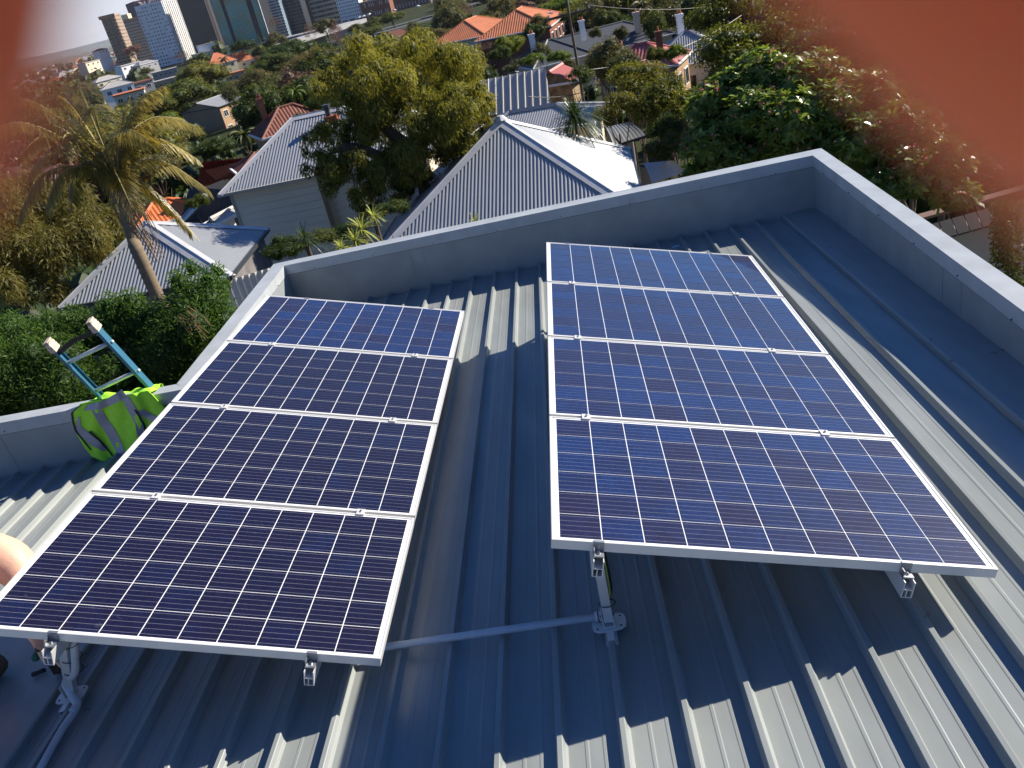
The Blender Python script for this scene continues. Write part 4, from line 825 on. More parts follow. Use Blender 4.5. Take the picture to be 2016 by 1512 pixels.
# street lamps at the elevated road
for i, (u, v, D) in enumerate([(500, 95, 560), (522, 92, 560), (716, 22, 640), (730, 34, 640), (868, 0, 650)]):
    b_ = at_d(u, v + 16, D); r = empty('street_lamp', A(b_[0], b_[1], b_[2] - 4), ('curved street lamp by the roundabout, left one', 'curved street lamp by the roundabout, right one', 'street lamp in front of the white building', 'street lamp beside the brick row', 'street lamp at the top edge over the road')[i], 'street lamp', 'street lamps along the far road')
    H = 13; mb = MB(); mb.tube([(0, 0, 0), (0, 0, H * .85), (.4, 0, H * .96), (1.5, 0, H), (2.6, 0, H * .99)], [.16, .12, .1, .09, .08], 6); obj('post', mb, T_gy, r); mb = MB(); mb.bx(2.3, 3.4, -.18, .18, H * .98, H * 1.0); obj('lamp_head', mb, C_white, r)
# wall with dark gutter at the right beyond the side parapet
P = [at_d(1828, 440, 15), at_d(1962, 398, 15), at_d(1966, 560, 14.9)]
w0, w1 = at_d(1822, 436, 15.5), at_d(1990, 384, 16.5); LOC = A(w0[0], w0[1], -11.5)
r = empty('house', LOC, 'shaded beige rendered house wall with dark tiled eave beyond the side parapet', 'house'); up_ = A(0, 0, 1)
w1 = w1 * A(1, 1, 0) + A(0, 0, w0[2]); dd = unit(w1 - w0); nn = unit(np.cross(up_, dd)); nn = nn if nn @ w0 > 0 else -nn
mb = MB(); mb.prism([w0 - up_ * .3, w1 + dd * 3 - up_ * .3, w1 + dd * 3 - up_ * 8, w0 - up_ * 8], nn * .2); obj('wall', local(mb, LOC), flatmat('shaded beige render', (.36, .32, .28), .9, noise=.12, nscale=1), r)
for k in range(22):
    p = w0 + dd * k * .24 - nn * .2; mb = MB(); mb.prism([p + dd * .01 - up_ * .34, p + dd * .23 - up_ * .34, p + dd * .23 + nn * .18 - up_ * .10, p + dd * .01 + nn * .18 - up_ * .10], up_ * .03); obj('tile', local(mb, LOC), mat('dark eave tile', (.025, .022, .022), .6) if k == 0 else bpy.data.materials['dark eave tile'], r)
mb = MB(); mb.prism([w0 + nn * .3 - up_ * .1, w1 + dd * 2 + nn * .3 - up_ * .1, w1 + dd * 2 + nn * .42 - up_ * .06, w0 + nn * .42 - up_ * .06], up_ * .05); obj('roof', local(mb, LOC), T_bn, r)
# ============================================================= VEGETATION
def leaf_mat(name, a, b, transl=.35, rough=.5, hue_rand=.03, spec=.35):
    m = bpy.data.materials.new(name); m.use_nodes = True; t = m.node_tree; L = t.links; p = t.nodes['Principled BSDF']; out = t.nodes['Material Output']
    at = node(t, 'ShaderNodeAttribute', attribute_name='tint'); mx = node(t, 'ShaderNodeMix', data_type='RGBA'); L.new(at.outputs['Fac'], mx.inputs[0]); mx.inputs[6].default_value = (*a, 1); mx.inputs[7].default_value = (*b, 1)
    oi = node(t, 'ShaderNodeObjectInfo'); h = node(t, 'ShaderNodeHueSaturation'); r = node(t, 'ShaderNodeMapRange'); r.inputs[3].default_value = .5 - hue_rand; r.inputs[4].default_value = .5 + hue_rand; L.new(oi.outputs['Random'], r.inputs[0]); L.new(r.outputs[0], h.inputs['Hue'])
    r2 = node(t, 'ShaderNodeMapRange'); r2.inputs[3].default_value = 1.25; r2.inputs[4].default_value = .75; L.new(oi.outputs['Random'], r2.inputs[0]); L.new(r2.outputs[0], h.inputs['Value']); L.new(mx.outputs[2], h.inputs['Color'])
    L.new(h.outputs[0], p.inputs['Base Color']); p.inputs['Roughness'].default_value = rough; p.inputs['Specular IOR Level'].default_value = spec
    tr = node(t, 'ShaderNodeBsdfTranslucent'); hs = node(t, 'ShaderNodeHueSaturation'); hs.inputs['Hue'].default_value = .485; hs.inputs['Saturation'].default_value = 1.15; hs.inputs['Value'].default_value = 1.5; L.new(h.outputs[0], hs.inputs['Color']); L.new(hs.outputs[0], tr.inputs[0])
    ms = node(t, 'ShaderNodeMixShader'); ms.inputs[0].default_value = transl; L.new(p.outputs[0], ms.inputs[1]); L.new(tr.outputs[0], ms.inputs[2]); L.new(ms.outputs[0], out.inputs[0]); return m
LM = dict(
    ficus=leaf_mat('dark green foliage', (.022, .042, .010), (.105, .135, .028), .35, spec=.2), gum=leaf_mat('olive gum foliage', (.050, .060, .022), (.19, .18, .06), .3, spec=.2),
    round=leaf_mat('round clump foliage', (.045, .064, .012), (.20, .21, .038), .35, spec=.2), bare=leaf_mat('russet winter foliage', (.09, .05, .035), (.20, .12, .08), .25),
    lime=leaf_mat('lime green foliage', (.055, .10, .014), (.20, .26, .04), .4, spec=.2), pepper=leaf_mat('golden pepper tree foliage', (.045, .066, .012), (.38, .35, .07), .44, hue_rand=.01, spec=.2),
    weep=leaf_mat('golden weeping foliage', (.035, .042, .012), (.28, .235, .065), .38, hue_rand=.01, spec=.2), hedge=leaf_mat('cypress spray foliage', (.014, .036, .010), (.11, .20, .034), .36, hue_rand=0, spec=.2),
    shrub=leaf_mat('glossy shrub leaf', (.024, .060, .014), (.19, .26, .055), .40, .35, 0, .45), palm=leaf_mat('palm leaflet', (.06, .075, .018), (.42, .33, .085), .35, .36, 0, .6), cord=leaf_mat('strap leaf', (.012, .03, .012), (.06, .09, .03), .25, .4, 0, .5),
    yuc=leaf_mat('variegated strap leaf', (.10, .16, .02), (.50, .52, .14), .35, .45, 0), dry=leaf_mat('dry palm sheath', (.20, .12, .06), (.38, .26, .15), .2, .7, 0), pink=leaf_mat('pink bud', (.42, .12, .12), (.62, .30, .28), .3, .6, 0))
M_bark = mat('grey brown bark', (.10, .075, .055), .9, noise=.3, nscale=5, bump=.4, bscale=20, stretch=(1, 1, .3))
def blobs_in(n, rad, r0, r1, c=(0, 0, 0), seed=1, flat=1.):
    q = np.random.default_rng(seed); out = []
    for i in range(n):
        d = q.normal(size=3); d /= np.linalg.norm(d); d[2] = abs(d[2]) * .9 - .25 if q.random() < .8 else d[2]; rr = q.uniform(.35, 1) ** .5
        rb = q.uniform(r0, r1); out.append((np.array(c) + d * rr * (np.array(rad) - rb * .7), np.array([rb, rb, rb * flat]), q.uniform(.0, 1.)))
    return out
def cards(bl, n, size, aspect=.5, droop=0., up=.0, seed=1, shell=.30, thick=True, hexa=False):
    q = np.random.default_rng(seed); C = np.array([b[0] for b in bl]); R = np.array([b[1] for b in bl]); T = np.array([b[2] for b in bl]); w = (R ** 2).sum(1); w /= w.sum()
    i = q.choice(len(bl), n, p=w); d = q.normal(size=(n, 3)); d /= np.linalg.norm(d, axis=1)[:, None]
    bump_ = 1 + .16 * np.sin(d[:, 0] * 9 + T[i] * 20) * np.sin(d[:, 1] * 8 + 2) * np.cos(d[:, 2] * 9); r = (1 - shell * q.random(n) ** 1.6) * bump_
    P = C[i] + d * R[i] * r[:, None]
    keep_ = np.ones(n, bool)
    for j in range(len(bl)):
        e = ((P - C[j]) / R[j]); keep_ &= ~(((e ** 2).sum(1) < .45) & (i != j))
    P, d, i = P[keep_], d[keep_], i[keep_]; n = len(P)
    nn = d * .9 + q.normal(size=(n, 3)) * .55 + np.array([0, 0, up]); nn /= np.linalg.norm(nn, axis=1)[:, None]
    a = q.normal(size=(n, 3)) + d * .8; a[:, 2] -= droop * 3; a -= nn * (a * nn).sum(1)[:, None] * (1 if droop < .5 else .4); a /= np.linalg.norm(a, axis=1)[:, None]
    b = np.cross(nn, a); b /= np.linalg.norm(b, axis=1)[:, None]; s = size * q.uniform(.55, 1.3, n)[:, None]
    f = nn * s * .18
    if hexa: V = np.stack([P, P + a * s * .3 + b * s * aspect * .5 + f, P + a * s * .75 + b * s * aspect * .42 + f, P + a * s, P + a * s * .75 - b * s * aspect * .42 + f, P + a * s * .3 - b * s * aspect * .5 + f], 1); k = 6
    else: V = np.stack([P, P + a * s * .5 + b * s * aspect * .5 + f, P + a * s, P + a * s * .5 - b * s * aspect * .5 + f], 1); k = 4
    tint = np.clip(T[i] * .45 + q.random(n) * .55 + .0, 0, 1); return V.reshape(-1, 3), tint, k
def core(bl, f=.62, m=4):
    g = np.linspace(-1, 1, m + 1); V = []
    for ax in range(3):
        for s in (-1, 1):
            for i in range(m):
                for j in range(m):
                    for (u, v) in ((g[i], g[j]), (g[i + 1], g[j]), (g[i + 1], g[j + 1]), (g[i], g[j + 1])):
                        p = [0, 0, 0]; p[ax] = s; p[(ax + 1) % 3] = u; p[(ax + 2) % 3] = v; V.append(p)
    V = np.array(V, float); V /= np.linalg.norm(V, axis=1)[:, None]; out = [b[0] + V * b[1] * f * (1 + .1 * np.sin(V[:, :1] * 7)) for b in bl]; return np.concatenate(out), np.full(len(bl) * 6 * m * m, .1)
def crown_mesh(name, bl, n, size, co=.62, **k):
    V, t, kk = cards(bl, n, size, **k)
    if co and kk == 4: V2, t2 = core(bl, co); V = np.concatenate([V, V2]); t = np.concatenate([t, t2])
    return bulk(name, V, kk, t)
def trunk_mb(h, r, spread, seed=1, zc=None):
    q = random.Random(seed); mb = MB(); top = A(q.uniform(-.1, .1) * h, q.uniform(-.1, .1) * h, h); mb.tube([A(0, 0, 0), A(.02 * h, 0, h * .4), top * A(.6, .6, .75), top], [r, r * .8, r * .65, r * .5], 8)
    for k in range(6):
        a = k * 1.05 + q.uniform(-.3, .3); z0 = h * q.uniform(.55, .95); s = A(0, 0, z0) + top * A(.7, .7, 0); e = s + A(math.cos(a), math.sin(a), .7) * spread * q.uniform(.6, 1); mid = (s + e) / 2 + A(0, 0, -.1 * spread); mb.tube([s, mid, e], [r * .42, r * .3, r * .12], 6)
    return mb
kinds = {}
def kmesh(kind, var):
    key = (kind, var)
    if key in kinds: return kinds[key]
    sd = sum(map(ord, kind)) * 7 + var * 13
    if kind == 'round': bl = blobs_in(30, (1, 1, .8), .24, .38, seed=sd, flat=.75); me = crown_mesh('crown', bl, 7500, .060, seed=sd, aspect=.7, up=.3, shell=.2, co=.72)
    elif kind == 'bare': bl = blobs_in(16, (1, 1, 1.1), .26, .4, seed=sd); me = crown_mesh('crown', bl, 4200, .075, seed=sd, aspect=.3, shell=.7, co=0)
    elif kind == 'gum': bl = blobs_in(22, (1, 1, .9), .22, .40, seed=sd); me = crown_mesh('crown', bl, 7000, .072, seed=sd, aspect=.42, droop=.15, shell=.45, co=.45)
    elif kind == 'palmtree':
        V = []; T_ = []; q = np.random.default_rng(sd)
        for k in range(26):
            az = k * 2.4; el = q.uniform(-.4, 1.3); prev = np.zeros(3)
            for s in range(7):
                e = el - s * .28; nx = prev + np.array([math.cos(az) * math.cos(e), math.sin(az) * math.cos(e), math.sin(e)]) * .17; sd_ = np.array([-math.sin(az), math.cos(az), 0]) * .11 * (1 - s / 8)
                dn = np.array([0, 0, -.1]); V += [prev, prev + sd_ + dn, nx + sd_ * .8 + dn, nx, prev, nx, nx - sd_ * .8 + dn, prev - sd_ + dn]; T_ += [q.random(), q.random()]; prev = nx
        me = bulk('crown', np.array(V), 4, np.array(T_))
    elif kind == 'cone': bl = [(np.array([0, 0, z]), np.array([r, r, .3]), .3) for z, r in ((-.9, .42), (-.5, .40), (-.1, .34), (.3, .26), (.65, .17), (.95, .08))]; me = crown_mesh('crown', bl, 3500, .075, seed=sd, aspect=.4, droop=-.2)
    else: bl = blobs_in(26, (1, 1, .85), .24, .42, seed=sd); me = crown_mesh('crown', bl, 7500, .066, seed=sd, aspect=.55, shell=.3)
    kinds[key] = me; return me
trunks = {}
def tree(kind, matk, uv, D, rx, rz, label, group=None, name=None, var=0, cat='tree', rot=None):
    """crown centred on pixel uv at distance D, radii in pixels"""
    c = at_d(*uv, D); Rx, Rz = rx * D / FPX * 1.02, rz * D / FPX * 1.02; g = tz(c[0], c[1]); hgt = max(c[2] - g, Rz * .8)
    base = A(c[0], c[1], c[2] - hgt); r = empty(name or 'tree', base, label, cat, group)
    o = bpy.data.objects.new('crown', kmesh(kind, var)); link(o, r); o.location = (0, 0, hgt); o.scale = (Rx, Rx, Rz); o.rotation_euler[2] = random.uniform(0, 6.28) if rot is None else rot
    if not o.data.materials: o.data.materials.append(LM[matk])
    o.material_slots[0].link = 'OBJECT'; o.material_slots[0].material = LM[matk]
    if 'trunk' not in trunks: tm = trunk_mb(1, .06, .5, 3).mesh('trunk'); tm.materials.append(M_bark); trunks['trunk'] = tm
    tr = bpy.data.objects.new('trunk', trunks['trunk']); link(tr, r); tr.scale = (Rx * .9, Rx * .9, hgt * .80); return r
T_ = tree
# named trees, left and centre
T_('round', 'round', (352, 190), 215, 64, 44, 'wide round clumped gum above the tan brick flats', var=0); T_('round', 'round', (396, 152), 250, 50, 40, 'round clumped gum behind the widest one', var=1); T_('round', 'round', (300, 205), 205, 40, 36, 'round clumped gum at the palm tip', var=0); T_('round', 'lime', (325, 250), 170, 42, 34, 'yellow green round tree left of the tan brick flats', var=1)
T_('round', 'round', (372, 268), 150, 28, 22, 'small round tree under the tan brick flats', var=0)
T_('gum', 'gum', (500, 165), 180, 48, 36, 'grey olive gum right of the tan brick flats', var=0); T_('gum', 'gum', (455, 190), 175, 22, 26, 'thin olive gum covering the end of the tan brick flats', var=1); T_('gum', 'gum', (560, 180), 140, 42, 36, 'olive gum left of the golden green tree', var=1)
T_('ficus', 'lime', (492, 218), 118, 40, 34, 'bright green round tree above the old tiled house', var=0); T_('ficus', 'ficus', (540, 208), 112, 22, 22, 'small green tree beside the bright round one', var=1); T_('palmtree', 'ficus', (478, 265), 95, 30, 24, 'dark date palm in front of the old tiled house', var=0, name='palm_tree', cat='palm tree')
T_('round', 'ficus', (568, 104), 260, 50, 34, 'big dark green tree in the middle distance below the pale warehouse', var=0); T_('round', 'round', (540, 128), 240, 46, 30, 'broad green tree left of the golden green crown', var=1); T_('ficus', 'ficus', (590, 150), 200, 36, 30, 'dark tree touching the golden green crown', var=0); T_('gum', 'weep', (624, 122), 200, 24, 34, 'pale ochre leaved tree left of the golden green crown', var=1)
T_('palmtree', 'gum', (612, 108), 230, 16, 20, 'grey green palm among the dark middle trees', var=0, name='palm_tree', cat='palm tree'); T_('palmtree', 'lime', (580, 180), 100, 20, 18, 'palm with arching fronds above the old tiled house', var=0, name='palm_tree', cat='palm tree')
T_('bare', 'bare', (612, 64), 400, 14, 20, 'left russet winter tree by the pale warehouse', 'russet winter trees', var=0); T_('bare', 'bare', (660, 62), 380, 18, 24, 'right russet winter tree by the elevated road', 'russet winter trees', var=1); T_('bare', 'bare', (541, 46), 560, 12, 16, 'dark russet tree at the foot of the pale blue office', 'russet winter trees', var=0); T_('bare', 'bare', (920, 20), 300, 14, 22, 'russet tree at the top edge left of the orange roofs', 'russet winter trees', var=1); T_('bare', 'bare', (950, 92), 120, 22, 14, 'grey leafless shrub between the two brick flats', 'russet winter trees', var=1)
T_('round', 'gum', (640, 50), 460, 24, 20, 'pale green tree behind the russet pair', var=0); T_('gum', 'gum', (545, 80), 420, 22, 20, 'soft olive tree left of the pale warehouse', var=0); T_('cone', 'ficus', (515, 92), 480, 9, 18, 'narrow dark cypress by the roundabout', var=0); T_('ficus', 'ficus', (533, 98), 440, 13, 14, 'small round dark tree beside the cypress', var=0)
T_('ficus', 'ficus', (478, 90), 480, 26, 14, 'dark spreading tree in front of the teal tower', var=1); T_('bare', 'bare', (356, 112), 500, 16, 12, 'brown tree at the foot of the white tower', 'russet winter trees', var=0); T_('ficus', 'ficus', (392, 118), 430, 22, 14, 'dark green tree right of the white tower foot', var=0); T_('gum', 'bare', (262, 100), 700, 20, 12, 'brown shaded tree in front of the brown flats', var=1)
T_('palmtree', 'gum', (440, 118), 400, 10, 12, 'palm between the two orange bungalows', var=0, name='palm_tree', cat='palm tree'); T_('gum', 'gum', (290, 140), 430, 16, 9, 'olive tree on the edge of the grey block', var=0)
T_('ficus', 'ficus', (740, 44), 480, 26, 12, 'dark tree line under the elevated road, left end', var=0); T_('ficus', 'round', (772, 34), 470, 26, 14, 'green tree under the elevated road', var=1); T_('round', 'gum', (700, 56), 430, 18, 12, 'grey green tree beside the white canopy', var=1); T_('round', 'ficus', (722, 62), 360, 22, 12, 'low dark tree right of the russet pair', var=0)
T_('gum', 'gum', (885, 40), 260, 42, 40, 'tall grey green tree left of the cream flats', var=0); T_('ficus', 'ficus', (830, 62), 230, 24, 18, 'dark bushy tree by the small cottage', var=1); T_('gum', 'gum', (868, 74), 170, 30, 22, 'olive tree in front of the cream flats corner', var=1); T_('gum', 'gum', (985, 12), 210, 34, 30, 'grey green tree between the two orange roofs', var=1)
T_('ficus', 'lime', (1003, 88), 92, 32, 24, 'glossy green round tree in front of the dark red flats', var=0); T_('ficus', 'ficus', (985, 106), 88, 26, 20, 'dark shaded tree below the glossy green one', var=1); T_('gum', 'gum', (1066, 104), 70, 20, 24, 'bluish willow like tree left of the pole', var=1); T_('ficus', 'lime', (1100, 112), 62, 26, 18, 'bright green shrub at the foot of the pole', var=1, name='shrub', cat='shrub'); T_('gum', 'gum', (1020, 128), 66, 34, 16, 'low olive bushes behind the tray roof', var=0, name='shrub', cat='shrub')
T_('ficus', 'ficus', (1052, 62), 100, 24, 20, 'dark round tree between the red flats and the short white chimney', var=0); T_('gum', 'round', (1128, 30), 112, 34, 18, 'olive tree behind the middle of the slate ridge', var=1); T_('ficus', 'ficus', (1192, 34), 110, 26, 20, 'dark tree right of the drooping pale tree', var=1); T_('gum', 'gum', (1118, 128), 60, 22, 16, 'olive bush right of the small pink tin roof', var=0); T_('ficus', 'lime', (1050, 116), 64, 24, 14, 'low bright shrub above the tray roof', var=1, name='shrub', cat='shrub'); T_('gum', 'gum', (1228, 130), 44, 40, 34, 'olive tree in front of the pink red gable end', var=1)
T_('round', 'lime', (1100, 12), 150, 46, 24, 'sunlit yellow green tree behind the pole top', var=0); T_('gum', 'gum', (1060, 44), 120, 24, 20, 'olive trees around the short white chimney', var=0); T_('gum', 'gum', (1165, 20), 120, 28, 30, 'pale green drooping tree above the slate roof', var=1)
T_('ficus', 'gum', (1195, 118), 50, 54, 50, 'large bushy olive tree right of the pole', var=0); T_('ficus', 'gum', (1172, 66), 56, 14, 16, 'spiky tree top in front of the slate roof', var=1); T_('ficus', 'gum', (1222, 66), 56, 16, 18, 'second spiky tree top in front of the slate roof', var=0)
T_('gum', 'ficus', (1140, 150), 44, 36, 26, 'dark tree behind the cordyline', var=0); T_('ficus', 'lime', (1330, 104), 46, 24, 22, 'vivid lime green bush below the white weatherboard house', var=1); T_('ficus', 'round', (1292, 108), 46, 22, 20, 'yellow green bush beside the lime green one', var=0)
T_('gum', 'round', (1250, 160), 40, 74, 48, 'feathery green tree in front of the pink red roof', var=1); T_('gum', 'round', (1320, 200), 36, 80, 70, 'large feathery tree filling the middle right', var=0); T_('gum', 'round', (1215, 215), 36, 54, 44, 'feathery green tree right of the cordyline', var=0); T_('gum', 'ficus', (1310, 262), 34, 50, 40, 'dark undergrowth tree above the curved veranda', var=1); T_('ficus', 'ficus', (1306, 292), 32, 44, 34, 'black green bush right of the curved veranda', var=0, name='shrub', cat='shrub')
T_('gum', 'round', (1450, 120), 34, 96, 90, 'tall sunlit tree at the upper right', var=1); T_('gum', 'round', (1560, 50), 36, 110, 90, 'tall olive tree at the top right edge', var=0); T_('gum', 'round', (1420, 20), 46, 70, 50, 'tree crown at the top edge beside the white weatherboard house', var=0); T_('gum', 'ficus', (1290, 60), 90, 30, 46, 'dark tree wall behind the palms at top right', var=1); T_('ficus', 'ficus', (1200, 0), 140, 34, 40, 'dark tree wall above the slate house chimney', var=0)
T_('palmtree', 'gum', (1262, 12), 105, 26, 24, 'fan palm with golden dead skirt left of the pair', 'fan palms above the slate house', var=0, name='palm_tree', cat='palm tree'); T_('palmtree', 'weep', (1284, 26), 100, 20, 26, 'fan palm with long golden dead skirt, right of the pair', 'fan palms above the slate house', var=0, name='palm_tree', cat='palm tree')
for k_, (u, v, D, rx, rz, lb) in enumerate([(1700, 70, 34, 130, 100, 'tree behind the finger at the top right corner'), (1860, 140, 30, 130, 100, 'tree behind the finger at the right edge'), (1960, 290, 24, 90, 80, 'dark tree at the right edge above the beige wall'), (1420, 230, 28, 70, 60, 'dark tree filling behind the flowering shrub'), (1900, 340, 19, 90, 70, 'dark tree at the right edge behind the flowering shrub'), (2000, 210, 22, 110, 90, 'dense tree in the right corner under the finger blur'), (1800, 220, 24, 110, 80, 'dense tree between the flowering shrub and the right corner'), (1640, 90, 28, 100, 70, 'leafy tree above the flowering shrub')]): T_('gum' if k_ < 2 else 'ficus', 'ficus' if k_ > 1 else 'round', (u, v), D, rx, rz, lb, var=k_ % 2)
for k_, (u, v, D, rx, rz, mk, lb) in enumerate([(560, 490, 17, 52, 30, 'ficus', 'dark bush in the side passage below the cream boards'), (620, 470, 18, 46, 26, 'ficus', 'second dark bush in the side passage'), (690, 452, 19, 44, 24, 'ficus', 'dark bush behind the variegated yuccas'), (770, 410, 24, 40, 22, 'ficus', 'dark bush below the golden green tree'), (800, 360, 30, 40, 40, 'ficus', 'deeply shaded bush at the trunk of the golden green tree'), (390, 398, 38, 26, 20, 'round', 'small tree with orange berries by the solar tubes'), (250, 395, 40, 40, 30, 'gum', 'olive tree behind the palm crown base'), (300, 330, 60, 50, 30, 'gum', 'grey bush beyond the red steel roof'), (420, 290, 80, 46, 22, 'ficus', 'dark hedge line under the brick flats'), (640, 200, 60, 40, 30, 'ficus', 'dark reddish tree behind the silver ridge'), (600, 238, 66, 26, 20, 'gum', 'brown green tree beside the old tiled house')]):
    T_('ficus', mk, (u, v), D, rx, rz, lb, var=k_ % 2, name='shrub' if D < 45 else 'tree', cat='shrub' if D < 45 else 'tree')
# fill the valley: trees one can tell apart, kept clear of the buildings in front of which none stands
_all = []
for o in list(bpy.data.objects):
    if o.get('category') in ('house', 'building', 'roof', 'veranda roof', 'shed'): _all.append(np.array(o.matrix_world.translation))
uv_list = []; valley = []; placed = []; rr = random.Random(5); cnt = 0; tries = 0
# order of filling keeps them apart
lab = {'gum': 'olive gum tree in the wooded valley between the houses', 'ficus': 'dark green tree in the wooded valley between the houses', 'round': 'round crowned tree in the wooded valley between the houses'}
while cnt < 250 and tries < 9000:
    tries += 1; az = math.radians(rr.uniform(-27, 34)); D = math.exp(rr.uniform(math.log(62), math.log(800))); x, y = D * math.sin(az), D * math.cos(az); R_ = rr.uniform(2.6, 5.2) * (1 if D < 250 else 1.3)
    if D < 60 and az > -.2: continue
    g = tz(x, y); c = A(x, y, g + R_ * 1.35); u, v = px(c); rp_ = R_ * FPX / D
    if not (-60 < u < 2080 and -60 < v < 420): continue
    if any(D < b[4] * 1.04 and u + rp_ * .9 > b[0] and u - rp_ * .9 < b[2] and v + rp_ > b[1] and v - rp_ * .95 < b[3] for b in KEEP): continue
    if any(math.hypot(x - p[0], y - p[1]) < (R_ + p[2]) * .62 for p in placed): continue
    if any(math.hypot(x - p[0], y - p[1]) < 9 for p in _all): continue
    placed.append((x, y, R_)); cnt += 1; uv_list.append((u, v)); k = rr.choice(['gum', 'gum', 'ficus', 'round', 'round']); mk = {'gum': 'gum', 'ficus': rr.choice(['ficus', 'ficus', 'lime']), 'round': rr.choice(['round', 'round', 'ficus'])}[k]
    if rr.random() < .07: k_, mk = 'bare', 'bare'
    valley.append((k, u, v, T_(k, mk, (u, v), D, rp_, rp_ * rr.uniform(.8, 1.1), lab[k], 'trees filling the valley', var=rr.randint(0, 1))))
MARKS = {'white tower': (325, 70), 'teal glass tower': (460, 40), 'beige banded office': (632, 20), 'white office with square windows': (684, 14), 'elevated road': (780, 34), 'orange roofed flats': (930, 50), 'dark red brick flats': (1020, 40), 'power pole': (1125, 90), 'slate roofed house': (1160, 70), 'pink red roof': (1262, 96), 'white weatherboard house': (1350, 76), 'tan brick flats': (412, 226), 'old tiled house': (562, 240), 'brown flats tower': (215, 90), 'palm crown': (236, 300), 'golden green tree': (800, 200), 'long flat block': (306, 160), 'tray roof': (1040, 165), 'flowering shrub': (1600, 220), 'dark red steel roof': (440, 345), 'small cottage by the road': (778, 60)}
ORD = ['closest', 'second closest', 'third closest', 'fourth closest', 'fifth closest', 'sixth closest', 'seventh closest', 'eighth closest', 'ninth closest', 'tenth closest', 'eleventh closest', 'twelfth closest', 'thirteenth closest', 'fourteenth closest', 'fifteenth closest', 'sixteenth closest', 'seventeenth closest', 'eighteenth closest', 'nineteenth closest', 'twentieth closest'] + ['outermost'] * 99
buck = {}
for k, u, v, o in valley:
    nm_, (mx_, my_) = min(MARKS.items(), key=lambda it: math.hypot(it[1][0] - u, it[1][1] - v)); dx_, dy_ = u - mx_, v - my_
    side_ = ('right of' if dx_ > 0 else 'left of') if abs(dx_) > abs(dy_) else ('below' if dy_ > 0 else 'above'); buck.setdefault((k, side_, nm_), []).append((math.hypot(dx_, dy_), o))
for (k, side_, nm_), L0 in buck.items():
    L0.sort(key=lambda e_: e_[0])
    for i_, (_, o) in enumerate(L0): o['label'] = ORD[i_] + ' ' + {'gum': 'olive gum tree', 'ficus': 'dark leafy tree', 'round': 'round crowned tree'}[k] + ' ' + side_ + ' the ' + nm_
# far woods and undergrowth as one mass each
def mass(name, label, pts, size, seed, matk, n_each):
    q = np.random.default_rng(seed); V = []; T = []
    for (x, y, r_) in pts:
        g = tz(x, y); bl = [(np.array([x + q.uniform(-.6, .6) * r_, y + q.uniform(-.6, .6) * r_, g + r_ * q.uniform(.3, .9)]), np.array([r_, r_, r_]) * q.uniform(.45, .8), q.random()) for _ in range(3)]
        v_, t_, k_ = cards(bl, n_each, size * r_, seed=int(q.integers(1e6)), aspect=.6, up=.2); V.append(v_); T.append(t_); v_, t_ = core(bl, .8, 3); V.append(v_); T.append(t_)
    me = bulk(name, np.concatenate(V), 4, np.concatenate(T)); return obj(name, me, LM[matk], label=label, cat='trees', kind='stuff')
q = np.random.default_rng(3); pts = []
for _ in range(1500):
    az = math.radians(q.uniform(-28, 20)); D = math.exp(q.uniform(math.log(520), math.log(3200))); x, y = D * math.sin(az), D * math.cos(az); u, v = px(A(x, y, tz(x, y) + 5)); rp_ = 9 * FPX / D
    if any(D < b[4] and b[0] - rp_ < u < b[2] + rp_ and v - rp_ < b[3] for b in KEEP): continue
    pts.append((x, y, q.uniform(5, 9)))
mass('far_trees', 'far tree tops massed between the tiny houses of the suburb', pts, .28, 4, 'ficus', 60)
pts = []
for _ in range(900):
    az = math.radians(q.uniform(-30, 40)); D = math.exp(q.uniform(math.log(34), math.log(420))); x, y = D * math.sin(az), D * math.cos(az); u, v = px(A(x, y, tz(x, y) + 1.2)); rp_ = 2.2 * FPX / D
    if any(D < b[4] * 1.03 and b[0] - rp_ < u < b[2] + rp_ and b[1] - rp_ < v < b[3] - rp_ * .2 for b in KEEP): continue
    if any(math.hypot(x - p[0], y - p[1]) < 7 for p in _all): continue
    pts.append((x, y, q.uniform(1.2, 2.6) * (1 if D < 150 else 1.5)))
mass('undergrowth', 'garden undergrowth and shrubs massed on the valley floor', pts, .16, 5, 'ficus', 130)

# ---- hero plants
def blobs_px(L_): return [(at_d(u, v, D), np.array([r_, r_, r_ * fz]) * D / FPX, t_) for (u, v, D, r_, fz, t_) in L_]
def hero(name, label, cat, bl, n, size, matk, trunk_pts=None, tr=.2, **k):
    c = np.mean([b[0] for b in bl], 0); base = A(c[0], c[1], tz(c[0], c[1])) if trunk_pts is None else np.array(trunk_pts[0][0]); r = empty(name, base, label, cat)
    me = crown_mesh('crown', [(b[0] - base, b[1], b[2]) for b in bl], n, size, **k); obj('crown', me, LM[matk], r)
    if trunk_pts:
        mb = MB()
        for pts in trunk_pts: P = curve_pts(pts, 6); mb.tube([p - base for p in P], list(np.linspace(pts_r.get(id(pts), tr), tr * .3, len(P))), 9)
        obj('trunk', mb, M_bark, r, True)
    return r
pts_r = {}
q = np.random.default_rng(11); L_ = []
